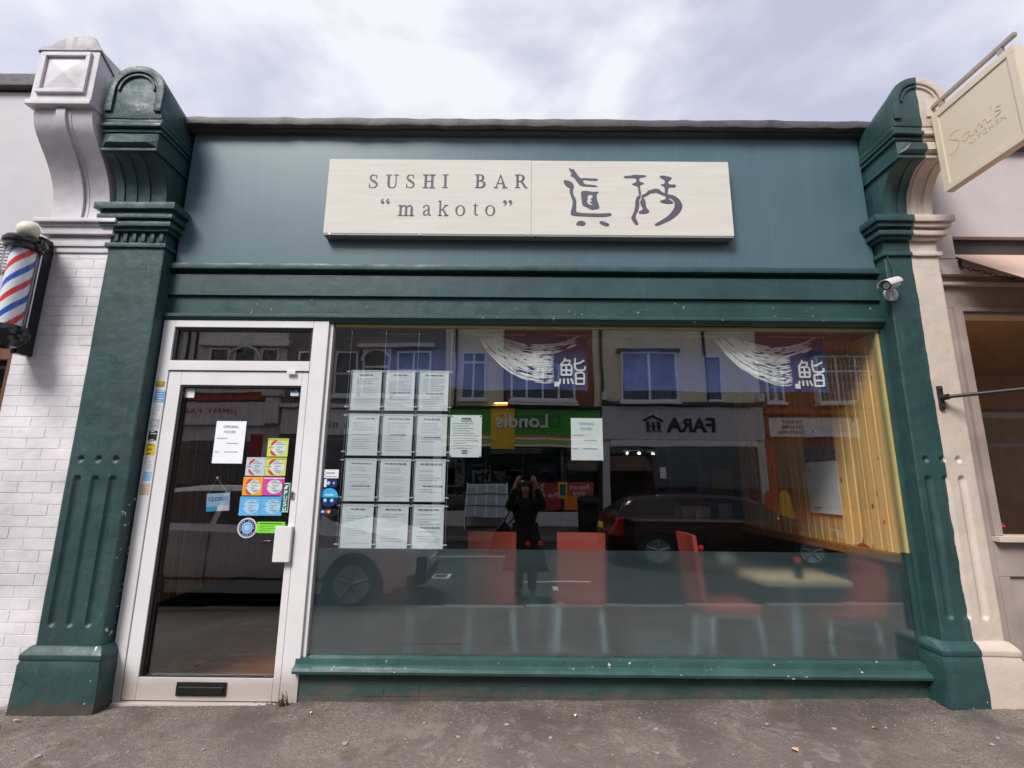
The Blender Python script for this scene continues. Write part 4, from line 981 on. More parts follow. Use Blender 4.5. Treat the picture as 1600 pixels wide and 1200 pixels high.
m = MB().box(3.06, 3.20, -0.015, 0.1, 0.1, 2.658).box(3.2005, 3.255, -0.04, 0.1, 1.06, 2.655).box(3.255, 6.0, -0.04, 0.1, 2.625, 2.655).box(3.2555, 3.275, -0.02, 0.1, 1.06, 2.60).box(3.2555, 6.0, -0.02, 0.1, 2.601, 2.622); m.build('window_frame', 'taupe_joinery', cafe, bevel=0.003)
MB().box(3.20, 6.0, -0.07, 0.1, 1.02, 1.058).build('window_sill', 'cream_masonry', cafe, bevel=0.005)
MB().box(3.275, 6.0, 0.02, 0.028, 1.06, 2.60).build('window_glass', 'cafe_glass', cafe)
rs = MB().box(3.2005, 6.0, 0.0, 0.1, 0.0, 1.018).build('stall_riser', 'taupe_joinery', cafe)
m = MB().box(3.2005, 6.0, -0.02, 0.0, 0.80, 1.017).box(3.2005, 6.0, -0.02, 0.0, 0.08, 0.30).box(3.2005, 3.27, -0.02, 0.0, 0.3005, 0.7995).box(3.2005, 6.0, -0.035, -0.0205, 0.08, 0.2); m.build('riser_panel', 'taupe_joinery', rs, bevel=0.004)
MB().box(6.0, 8.6, -0.05, 0.1, 0.0, 2.655).build('end_wall', 'cream_masonry', cafe)
MB().box(3.07, 3.15, 0.1, 3.5, 0.0, 3.0).build('inner_wall', 'plaster_brown', cafe); MB().box(3.15, 8.6, 3.5, 3.6, 0, 3.0).build('back_wall', 'plaster_brown', cafe)
MB().box(3.15, 8.6, 0.1, 3.5, 0.02, 0.06).build('floor', 'floor_wood', cafe); MB().box(3.15, 8.6, 0.1, 3.5, 2.95, 3.0).build('ceiling', 'plaster_brown', cafe)
MB().box(3.6, 3.75, 1.2, 1.9, 0.06, 2.95).build('inner_pier', 'shop_inside', cafe)
tag(MB().box(3.85, 4.25, 3.46, 3.498, 1.6, 1.9).build('wall_panel', 'far_orange'), 'orange panel on the cafe back wall seen through its window', 'panel')
tag(MB().box(3.152, 3.165, 0.7, 1.2, 1.55, 1.85).build('wall_picture', 'paper_white'), 'pale picture on the cafe inner wall', 'picture')
pn = thing('pendant_lamp', 'lit warm pendant lamp hanging inside the cafe window', 'lamp', (3.70, 0.8, 2.09))
MB().tube([(3.70, 0.8, 2.14), (3.70, 0.8, 2.949)], 0.004, 6).build('cord', 'black_plastic', pn)
MB().lathe([(0.001, 2.085)]+[(0.03*math.sin(PI*i/8), 2.115-0.03*math.cos(PI*i/8)) for i in range(1, 8)]+[(0.001, 2.145)], (3.70, 0.8, 0), 'z', 16).build('bulb', 'bulb_warm', pn, smooth=60)
MB().lathe([(0.02, 2.17), (0.035, 2.16), (0.085, 2.11), (0.083, 2.108), (0.03, 2.155)], (3.70, 0.8, 0), 'z', 20).build('lamp_shade', 'wrought_iron', pn, smooth=40)
pl_ = bpy.data.lights.new('pendant_light', 'POINT'); pl_.energy = 9; pl_.color = (1.0, 0.62, 0.3); pl_.shadow_soft_size = 0.05; plo = bpy.data.objects.new('pendant_light', pl_); COL.objects.link(plo); plo.parent = pn; plo.location = (0, 0, -0.06)
st = thing('counter_stool', 'red topped stool inside the cafe behind the window sill', 'stool', (3.55, 0.45, 0.06))
MB().lathe([(0.001, 1.12), (0.13, 1.118), (0.15, 1.09), (0.14, 1.06), (0.001, 1.058)], (3.55, 0.45, 0.0), 'z', 20).build('seat', 'garment_red', st, smooth=40)
for i in range(3):
    a = i*2.1; MB().tube([(3.55+0.08*math.cos(a), 0.45+0.08*math.sin(a), 1.06), (3.55+0.16*math.cos(a), 0.45+0.16*math.sin(a), 0.06)], 0.012, 8).build('leg', 'wrought_iron', st)

# awning: pinkish cloth rolled out from the box, folding arm pivoting on the pilaster
aw = thing('awning', 'pinkish beige fabric awning pulled out over the cafe window', 'awning', (5.0, -0.3, 3.1))
m = MB().grid(10, 8, lambda u, v: (3.265+4.9*u, 0.01-1.25*v, 3.095-0.98*v-0.02*math.sin(PI*v)))
mm = MB(); k = len(m.v); mm.v = m.v + [(a, b, c-0.006) for a, b, c in m.v]; mm.f = m.f + [tuple(i+k for i in f[::-1]) for f in m.f]; mm.build('fabric', 'awning_fabric', aw, smooth=50)
MB().tube([(3.262, -1.245, 2.105), (8.2, -1.245, 2.105)], 0.02, 10).build('front_bar', 'wrought_iron', aw)
MB().lathe([(0.04, 0), (0.04, 4.9)], (3.26, 0.055, 3.11), 'x', 16).build('roller', 'taupe_joinery', aw, smooth=50)
arm = MB().tube([(2.905, -0.185, 1.965), (2.96, -0.225, 1.968), (3.35, -0.55, 1.985), (4.2, -1.245, 2.09)], 0.012, 10).build('arm', 'wrought_iron', aw, smooth=50)
m = MB().box(2.878, 2.908, -0.160, -0.1415, 1.885, 2.045); m.lathe([(0.001, -0.172), (0.009, -0.17), (0.012, -0.16)], (2.893, 0, 2.025), 'y', 10).lathe([(0.001, -0.172), (0.009, -0.17), (0.012, -0.16)], (2.893, 0, 1.905), 'y', 10); m.build('wall_plate', 'wrought_iron', aw, bevel=0.006)
MB().tube([(2.893, -0.155, 1.965), (2.905, -0.20, 1.965)], 0.02, 12).build('hinge', 'wrought_iron', aw, smooth=50)
ch = thing('awning_chain', 'black iron chain slung from a wall hook under the awning', 'chain', (3.25, -0.07, 2.97))
P0, P1 = Vector((3.27, -0.085, 2.945)), Vector((4.25, -0.75, 2.50))
linkmb = None
N_ = 44
for i in range(N_):
    t = (i+0.5)/N_; p = P0.lerp(P1, t); p.z -= 0.10*math.sin(PI*t); t2 = t+0.01; q2 = P0.lerp(P1, t2); q2.z -= 0.10*math.sin(PI*t2)
    d = (q2-p).normalized()
    if linkmb is None:
        mb = MB().tube([(0.009*math.cos(a), 0, 0.019*math.sin(a)) for a in [2*PI*j/10 for j in range(10)]], 0.0028, 6, closed=True)
        o = mb.build('link', 'wrought_iron', ch, smooth=50, local=True); linkmb = o.data
    else:
        o = bpy.data.objects.new('link', linkmb); COL.objects.link(o); o.parent = ch
    qq = d.to_track_quat('Z', 'Y') @ Matrix.Rotation(PI/2*(i % 2)+0.3, 3, 'Z').to_quaternion()
    o.rotation_mode = 'QUATERNION'; o.rotation_quaternion = qq; o.location = p - Vector((3.25, -0.07, 2.97))
m = MB().box(3.255, 3.275, -0.075, -0.066, 2.955, 3.01).tube([(3.265, -0.075, 2.96), (3.265, -0.095, 2.945), (3.265, -0.085, 2.93), (3.265, -0.07, 2.94)], 0.005, 6); m.build('hook', 'wrought_iron', ch)

# hanging sign
hs = thing('hanging_sign', 'square cream hanging sign with engraved script on the cream pilaster console', 'sign', (2.95, -0.41, 3.62))
MB().box(2.928, 2.952, -1.0, -0.401, 3.985, 4.011).build('bar', 'hanging_bar', hs, bevel=0.003)
m = MB().box(2.895, 2.985, -0.412, -0.3935, 3.93, 4.07); m.build('wall_plate', 'cream_masonry', hs, bevel=0.003)
for y in (-0.47, -0.89): MB().box(2.93, 2.95, y-0.03, y, 3.9265, 3.9845).build('hanger', 'hanging_bar', hs)
pb = MB().box(2.915, 2.965, -1.0, -0.425, 3.328, 3.926).build('board', 'hanging_board', hs, bevel=0.003)
m = MB().box(2.908, 2.9145, -1.0, -0.425, 3.88, 3.926).box(2.908, 2.9145, -1.0, -0.425, 3.328, 3.37).box(2.908, 2.9145, -0.47, -0.425, 3.3705, 3.8795).box(2.908, 2.9145, -1.0, -0.955, 3.3705, 3.8795); m.build('rim', 'hanging_board', pb, bevel=0.0015)
def side_txt(s, w, h, y, z, sh=0.0, spacing=1.0, **kw):
    me = fit_text(s, w, h, 0.0015, 0, 0, 0, -1, shear=sh, spacing=spacing, **kw)
    put(me, lambda c: Vector((2.9145 + c.y, y - c.x, z + c.z)))
    return mkobj('lettering', me, 'engraving', pb)
scr = [ribbon2([(.30, .95, .022), (.14, 1.05, .03), (.02, .88, .03), (.12, .66, .035), (.24, .45, .04), (.18, .12, .03), (.02, -.02, .02), (-.06, .12, .012)]),
       ribbon2([(.52, .50, .02), (.40, .52, .03), (.33, .32, .03), (.40, .18, .03), (.50, .34, .02), (.53, .5, .02), (.53, .22, .03), (.62, .2, .02)]),
       ribbon2([(.66, .48, .02), (.68, .2, .03), (.72, .42, .02), (.80, .5, .03), (.82, .22, .03), (.86, .42, .02), (.94, .5, .03), (.96, .25, .03), (1.06, .24, .02)]),
       ribbon2([(1.10, .88, .03), (1.07, .76, .02)]), ribbon2([(1.30, .58, .02), (1.20, .64, .03), (1.18, .5, .03), (1.27, .4, .035), (1.25, .26, .03), (1.14, .24, .02)])]
m = MB()
for i, oc in enumerate(scr):
    me = curve_mesh([oc], 0.0015)
    m.add([(2.9145-v.co.z-0.0002*i, -0.515-v.co.x*0.27, 3.553+v.co.y*0.13) for v in me.vertices], [tuple(p.vertices) for p in me.polygons])
m.build('lettering', 'engraving', pb)
side_txt('KITCHEN', 0.24, 0.032, -0.76, 3.543, spacing=1.3)

# ------------------------------------------------------------------ sheets, stickers and cables on the glass
def dashes(rnd, x0, x1, z0, z1, y, rows, mat, parent, name='print', hh=0.0035, fill=0.8, cols=1, head=True):
    mb = MB(); dz = (z1-z0)/rows
    for r in range(rows):
        z = z1 - dz*(r+0.5)
        if rnd.random() > fill: continue
        x = x0 + rnd.uniform(0, 0.012); end = x0 + (x1-x0)*rnd.uniform(0.55, 1.0)
        while x < end:
            l = rnd.uniform(0.008, 0.026); mb.box(x, min(x+l, x1), y-0.0007, y, z-hh/2, z+hh/2); x += l+0.006
    if mb.v: mb.build(name, mat, parent)
# (left, top, right, bottom)
cols = [(-1.172, -0.946), (-0.930, -0.706), (-0.686, -0.463)]
rows = [(2.163, 1.868), (1.846, 1.550), (1.532, 1.239), (1.223, 0.929)]
rn = ['top', 'second', 'third', 'bottom']; cn = ['left', 'middle', 'right']
rnd = random.Random(21)
heads = {}
for r, (zt, zb) in enumerate(rows):
    for c, (xl, xr) in enumerate(cols):
        t = thing('menu_sheet', f'pale menu sheet in a clear pocket, {rn[r]} row, {cn[c]} column of the window grid', 'menu', ((xl+xr)/2, 0.03, zb), 0, 'menu sheets hung on cables')
        sh = MB().grid(6, 8, lambda u, v: (xl+0.006+(xr-xl-0.012)*u, 0.0305+0.0016*math.sin(3*u+2.5*v+r+c), zb+0.004+(zt-zb-0.008)*v))
        k = len(sh.v); sh.v += [(a, b+0.0006, z) for a, b, z in sh.v]; sh.f += [tuple(i+k for i in f[::-1]) for f in sh.f]
        sh.build('sheet', 'paper_menu', t, smooth=40)
        MB().box(xl, xr, 0.024, 0.0255, zb, zt).build('pocket', 'clear_acrylic', t)
        m = MB().box(xl, xr, 0.0238, 0.0239, zt-0.005, zt-0.001).box(xl, xr, 0.0238, 0.0239, zb+0.001, zb+0.004).box(xl, xl+0.003, 0.0238, 0.0239, zb+0.0045, zt-0.0055); m.build('pocket_edge', 'acrylic_edge', t)
        xm = (xl+xr)/2; w = rnd.uniform(0.09, 0.15)
        mb = MB(); x = xm-w/2
        while x < xm+w/2:
            l = rnd.uniform(0.012, 0.035); mb.box(x, x+l, 0.0268, 0.0275, zt-0.038, zt-0.031); x += l+0.008
        mb.build('heading', 'ink_grey', t)
        dashes(rnd, xl+0.03, xr-0.03, zb+0.03, zt-0.055, 0.0275, 13, 'ink_pale', t, fill=0.75)
        if rnd.random() < 0.6:
            zz_ = zb+rnd.uniform(0.08, 0.15); x = xm-0.05; mb = MB()
            while x < xm+0.06: l = rnd.uniform(0.01, 0.03); mb.box(x, x+l, 0.0266, 0.0273, zz_, zz_+0.006); x += l+0.006
            mb.build('subheading', 'ink_grey', t)
cx = [(-1.205, -1.188), (-0.955, -0.9365), (-0.712, -0.696), (-0.466, -0.4545)]
for i, x in enumerate((-1.190, -0.938, -0.696, -0.4545)):
    ca = thing('display_cable', ['leftmost thin steel cable holding the menu sheets', 'second thin steel cable from the left between menu columns', 'third thin steel cable from the left between menu columns', 'rightmost thin steel cable of the menu display'][i], 'cable', (x, 0.03, 0.285))
    MB().tube([(x, 0.03, 0.28), (x, 0.03, 2.47)], 0.0016, 6).build('wire', 'steel_cable', ca)
    MB().lathe([(0.005, 0.27), (0.005, 0.335), (0.002, 0.345)], (x, 0.03, 0), 'z', 10).build('floor_anchor', 'chrome', ca); MB().lathe([(0.004, 2.43), (0.004, 2.472)], (x, 0.03, 0), 'z', 10).build('ceiling_anchor', 'chrome', ca)
    for zt, zb in rows:
        for z in (zt-0.012, zb+0.028):
            MB().box(x-0.013, x+0.013, 0.019, 0.034, z-0.004, z+0.004).build('clip', 'camera_white', ca, bevel=0.0015)
def poster(name, label, cat, x0, x1, z0, z1, y, mat='paper_white', curl=0.002):
    t = thing(name, label, cat, ((x0+x1)/2, y, z0))
    sh = MB().grid(6, 8, lambda u, v: (x0+(x1-x0)*u, y-curl*(abs(math.sin(2.3*u+1.9*v))), z0+(z1-z0)*v)); k = len(sh.v); sh.v += [(a, b-0.0006, z) for a, b, z in sh.v]; sh.f += [tuple(i+k for i in f[::-1]) for f in sh.f]
    sh.build('sheet', mat, t, smooth=40); return t
t = poster('menu_sheet', 'separate printed menu with small boxed stamp right of the menu grid', 'menu', -0.443, -0.222, 1.545, 1.84, 0.0145)
dashes(random.Random(4), -0.43, -0.235, 1.60, 1.79, 0.0105, 11, 'ink_grey', t, hh=0.003, fill=0.97)
MB().box(-0.365, -0.30, 0.0095, 0.0102, 1.812, 1.819).build('heading', 'ink_black', t); MB().box(-0.37, -0.29, 0.0095, 0.0102, 1.797, 1.801).build('subheading', 'ink_grey', t)
m = MB()
for a, b, c, d in ((-0.358, -0.320, 1.592, 1.595), (-0.358, -0.320, 1.570, 1.573), (-0.358, -0.355, 1.573, 1.592), (-0.323, -0.320, 1.573, 1.592), (-0.350, -0.328, 1.580, 1.585)): m.box(a, b, 0.0095, 0.0102, c, d)
m.build('stamp', 'ink_black', t)
m = MB()
for x in (-0.436, -0.231):
    for z in (1.552, 1.832): m.lathe([(0.001, 0.0085), (0.005, 0.009), (0.006, 0.0105)], (x, 0, z), 'y', 10)
m.build('pin', 'chrome', t)
def hours(x0, x1, z0, z1, y, label):
    t = poster('opening_hours_sheet', label, 'notice', x0, x1, z0, z1, y, curl=0.001); w = x1-x0; h = z1-z0; yy = y-0.0024
    def tx(s, ww, hh, fx, fz, mat='ink_grey', **k): mkobj('lettering', fit_text(s, ww, hh, 0.0006, x0+w*fx, z0+h*fz, yy, -1, **k), mat, t)
    tx('OPENING', 0.105, 0.019, 0.49, 0.865); tx('HOURS', 0.080, 0.019, 0.48, 0.745)
    for f0, f1, fz in ((0.08, 0.42, 0.59), (0.42, 0.80, 0.47), (0.06, 0.20, 0.27), (0.38, 0.82, 0.27)):
        mb = MB(); x = x0+w*f0
        while x < x0+w*f1: l = random.uniform(.008, .02); mb.box(x, min(x+l, x0+w*f1), yy-0.0005, yy, z0+h*fz-0.003, z0+h*fz+0.003); x += l+.004
        mb.build('print', 'ink_grey', t)
hours(-2.082, -1.872, 1.487, 1.78, -0.0025, 'white opening hours notice taped to the door glass')
hours(0.405, 0.627, 1.532, 1.826, 0.0145, 'white opening hours notice on the big window near its centre')

# stickers
def sticker(label, x0, x1, z0, z1, y, mat, name='sticker', cat='sticker', tilt=0.0):
    t = thing(name, label, cat, ((x0+x1)/2, y, z0)); m = MB().box(x0, x1, y-0.0008, y, z0, z1)
    if tilt: m.xform(Matrix.Translation(((x0+x1)/2, 0, z1)) @ Matrix.Rotation(tilt, 4, 'Y') @ Matrix.Translation((-(x0+x1)/2, 0, -z1)))
    m.build('backing', mat, t); return t
def award(label, x0, x1, z0, z1, mat, arc, head, circ='circle_pale'):
    y = -0.0012; t = sticker(label, x0, x1, z0, z1, y, mat); w = x1-x0; h = z1-z0; yy = y-0.0009
    c = [(x0+w*0.56+w*0.36*math.cos(2*PI*i/28), z0+h*0.47+h*0.38*math.sin(2*PI*i/28)) for i in range(28)]
    MB().prism(c, yy-0.0004, yy, 'y').build('disc', circ, t)
    MB().box(x0+0.003, x1-0.003, yy-0.0004, yy, z1-h*0.10, z1-h*0.05).build('heading', head, t)
    if arc:
        for a0, a1 in ((1.85, 2.85), (3.45, 4.45)):
            o = ribbon2([(x0+w*0.56+w*0.40*math.cos(a0+(a1-a0)*i/6), z0+h*0.47+h*0.42*math.sin(a0+(a1-a0)*i/6), w*(0.02+0.12*math.sin(PI*(i+0.6)/7))) for i in range(7)], 3)
            MB().prism(o, yy-0.0011, yy-0.0006, 'y').build('swoosh', arc, t)
    mb = MB()
    for fz, a, b in ((0.78, .46, .66), (0.68, .38, .84), (0.50, .06, .30), (0.53, .45, .74), (0.40, .42, .62), (0.28, .45, .80), (0.20, .55, .74)): mb.box(x0+w*a, x0+w*b, yy-0.0014, yy-0.0012, z0+h*fz-0.0028, z0+h*fz+0.0028)
    mb.build('print', 'ink_grey', t)
award('lime green award sticker, topmost on the door glass', -1.708, -1.564, 1.537, 1.662, 'sticker_lime', 'sticker_red', 'sticker_mustard')
award('silver grey award sticker on the door glass', -1.843, -1.711, 1.405, 1.530, 'sticker_silver', 'sticker_red', 'sticker_grey', 'sticker_silver')
award('lime green award sticker right of the silver one', -1.709, -1.566, 1.406, 1.529, 'sticker_lime', 'sticker_red', 'sticker_mustard')
award('orange award sticker on the door glass', -1.849, -1.714, 1.273, 1.397, 'sticker_orange', 'sticker_red', 'sticker_amber')
award('magenta award sticker on the door glass', -1.712, -1.566, 1.274, 1.398, 'sticker_magenta', None, 'sticker_white')
award('blue award sticker left of its twin in the lowest row on the door', -1.857, -1.714, 1.140, 1.265, 'sticker_blue', None, 'sticker_sky', 'sticker_ice')
award('blue award sticker under the magenta one on the door', -1.712, -1.566, 1.141, 1.266, 'sticker_blue', None, 'sticker_sky', 'sticker_ice')
y = -0.0012
t = thing('sticker', 'round navy and white quality mark sticker on the door glass', 'sticker', (-1.787, y, 1.0)); cxx, czz = -1.787, 1.059
for i, (r_, mt) in enumerate(((0.066, 'sticker_white'), (0.062, 'sticker_grey'), (0.055, 'sticker_navy'), (0.036, 'sticker_white'), (0.032, 'sticker_blue'), (0.018, 'sticker_ice'))): MB().prism(circle(cxx, czz, r_, 36), y-0.0006*(i+1), y-0.0006*i, 'y').build('ring', mt, t)
mb = MB()
for i in range(18):
    if i % 6 == 5: continue
    a = i*PI/9; mb.box(cxx+0.046*math.cos(a)-0.003, cxx+0.046*math.cos(a)+0.003, y-0.0044, y-0.004, czz+0.046*math.sin(a)-0.003, czz+0.046*math.sin(a)+0.003)
mb.build('print', 'sticker_white', t)
t = sticker('bright green rectangular sticker beside the door push plate', -1.722, -1.535, 1.028, 1.10, y, 'sticker_green'); MB().box(-1.705, -1.555, y-0.0014, y-0.0009, 1.085, 1.092).build('heading', 'sticker_darkgreen', t)
dashes(random.Random(9), -1.705, -1.57, 1.036, 1.078, y-0.0009, 3, 'sticker_darkgreen', t, hh=0.003)
t = sticker('dark green vertical PUSH label on the door glass edge', -1.575, -1.524, 1.164, 1.358, y, 'sticker_white', 'push_label', 'label'); MB().box(-1.571, -1.528, y-0.0014, y-0.0009, 1.170, 1.352).build('field', 'sticker_darkgreen', t)
for i, c in enumerate('PUSH'): mkobj('lettering', fit_text(c, 0.022, 0.031, 0.0005, -1.5495, 1.293-i*0.037, y-0.0017, -1, bold=0.02), 'sticker_white', t)
MB().prism([(-1.566, 1.318), (-1.552, 1.340), (-1.534, 1.344), (-1.546, 1.318)], y-0.0018, y-0.0014, 'y').build('hand_symbol', 'sticker_white', t)
t = thing('closed_sign', 'small blue CLOSED sign hung by a string inside the door glass', 'sign', (-2.017, 0.02, 1.156))
m = MB().box(-2.096, -1.938, 0.012, 0.016, 1.165, 1.285).xform(Matrix.Translation((-2.017, 0, 1.285)) @ Matrix.Rotation(-0.06, 4, 'Y') @ Matrix.Translation((2.017, 0, -1.285))); bd = m.build('board', 'sticker_ice', t)
tl_ = Matrix.Translation((-2.017, 0, 1.285)) @ Matrix.Rotation(-0.06, 4, 'Y') @ Matrix.Translation((2.017, 0, -1.285))
me = fit_text('CLOSED', 0.132, 0.026, 0.0006, -2.017, 1.247, 0.0115, -1, bold=0.012); put(me, lambda c: tl_ @ c); mkobj('lettering', me, 'sticker_navy', bd)
MB().box(-2.096, -2.020, 0.0112, 0.0118, 1.166, 1.198).xform(tl_).build('corner_panel', 'sticker_sky', bd); MB().box(-2.0195, -1.939, 0.0112, 0.0118, 1.168, 1.201).xform(tl_).build('blank_panel', 'sticker_white', bd)
MB().tube([(-2.085, 0.014, 1.283), (-2.039, 0.012, 1.386), (-1.955, 0.014, 1.289)], 0.0016, 6).build('string', 'litter_tan', t)
MB().lathe([(0.001, 0.007), (0.006, 0.008), (0.009, 0.014)], (-2.039, 0, 1.388), 'y', 10).build('suction_hook', 'acrylic_edge', t)
t = sticker('torn white label in the upper left corner of the door glass', -2.335, -2.268, 1.945, 2.012, y, 'sticker_white', 'torn_label', 'label')
t = sticker('small white and blue label in the upper right corner of the door glass', -1.585, -1.528, 1.965, 1.995, y, 'sticker_white', 'label'); MB().box(-1.583, -1.530, y-0.0013, y-0.0009, 1.985, 1.994).build('band', 'sticker_blue', t)
yf = -0.0455
strip_ = [('mustard sticker at the top of the door frame strip', -2.52, -2.458, 2.013, 2.054, 'sticker_mustard', 'sticker_yellow'), ('blue rounded sticker, second from the top on the door frame', -2.517, -2.446, 1.904, 1.988, 'sticker_blue', 'sticker_white'), ('faded grey printed sticker, third from the top on the door frame', -2.522, -2.452, 1.809, 1.886, 'sticker_white', 'sticker_grey'),
          ('pale blue grey sticker above the black one on the door frame', -2.519, -2.456, 1.715, 1.786, 'sticker_grey', 'sticker_white'), ('black and white sticker in the middle of the door frame strip', -2.518, -2.458, 1.636, 1.704, 'ink_black', 'sticker_white'), ('bright yellow sticker on the door frame', -2.522, -2.458, 1.538, 1.614, 'sticker_yellow', 'ink_black'),
          ('faint white sticker below the yellow one on the door frame', -2.502, -2.454, 1.442, 1.50, 'sticker_white', 'sticker_grey'), ('small blue printed sticker low on the door frame strip', -2.513, -2.455, 1.363, 1.427, 'sticker_ice', 'sticker_blue'), ('beige sticker at the bottom of the door frame strip', -2.522, -2.455, 1.27, 1.348, 'sticker_beige', 'sticker_mustard')]
rs_ = random.Random(2)
for lab, a, b, c, d, mt, mp_ in strip_:
    t = sticker(lab, a, b, c, d, yf, mt); mb = MB()
    nr = 5
    for i in range(nr):
        if rs_.random() < 0.85:
            z = c+(d-c)*(i+0.5)/nr; e0 = a+0.005+rs_.uniform(0, .012); mb.box(e0, e0+(b-e0-0.004)*rs_.uniform(.5, 1), yf-0.0013, yf-0.0009, z-0.0028, z+0.0028)
    mb.build('print', mp_, t)
yg = -0.0004
t = sticker('white card payment label left of the menu grid', -1.300, -1.199, 1.393, 1.452, yg, 'sticker_white', 'payment_label', 'label'); mb = MB().box(-1.285, -1.225, yg-0.0013, yg-0.0009, 1.424, 1.433).box(-1.288, -1.21, yg-0.0013, yg-0.0009, 1.403, 1.408); mb.build('print', 'ink_grey', t)
t = sticker('dark blue square sticker with pale symbols under the payment label', -1.294, -1.206, 1.333, 1.386, yg, 'sticker_navy'); MB().box(-1.294, -1.276, yg-0.0013, yg-0.0009, 1.333, 1.386).build('edge', 'sticker_white', t); MB().prism(circle(-1.264, 1.36, 0.012, 16), yg-0.0013, yg-0.0009, 'y').build('symbol', 'sticker_ice', t); MB().prism([(-1.236, 1.36), (-1.222, 1.372), (-1.222, 1.348)], yg-0.0013, yg-0.0009, 'y').build('symbol', 'sticker_ice', t)
t = thing('sticker', 'round sky blue sticker with dark lower half left of the menu grid', 'sticker', (-1.253, yg, 1.219))
MB().prism(circle(-1.253, 1.265, 0.062, 28, 0.0, PI), yg-0.0008, yg, 'y').build('dome', 'sticker_sky', t); MB().prism(circle(-1.253, 1.2645, 0.062, 28, PI, 2*PI), yg-0.0008, yg, 'y').build('base', 'sticker_navy', t)
for x in (-1.278, -1.232): MB().prism(circle(x, 1.245, 0.012, 16), yg-0.0013, yg-0.0009, 'y').build('symbol', 'sticker_ice', t)
MB().box(-1.283, -1.222, yg-0.0013, yg-0.0009, 1.274, 1.288).build('print', 'sticker_ice', t)
t = thing('sticker', 'small blue card emblem sticker below the round sky blue one', 'sticker', (-1.30, yg, 1.15)); MB().prism(circle(-1.288, 1.170, 0.020, 20), yg-0.0008, yg, 'y').build('disc', 'sticker_navy', t); MB().box(-1.300, -1.278, yg-0.0013, yg-0.0009, 1.162, 1.178).build('print', 'sticker_ice', t)
t = thing('sticker', 'small card emblem sticker of two overlapping amber and red circles', 'sticker', (-1.252, yg, 1.15)); MB().prism(circle(-1.252, 1.170, 0.020, 20), yg-0.0008, yg, 'y').build('disc', 'ink_black', t); MB().prism(circle(-1.259, 1.170, 0.010, 16), yg-0.0013, yg-0.0009, 'y').build('emblem', 'sticker_red', t); MB().prism(circle(-1.245, 1.170, 0.010, 16), yg-0.0018, yg-0.0014, 'y').build('emblem', 'sticker_amber', t)

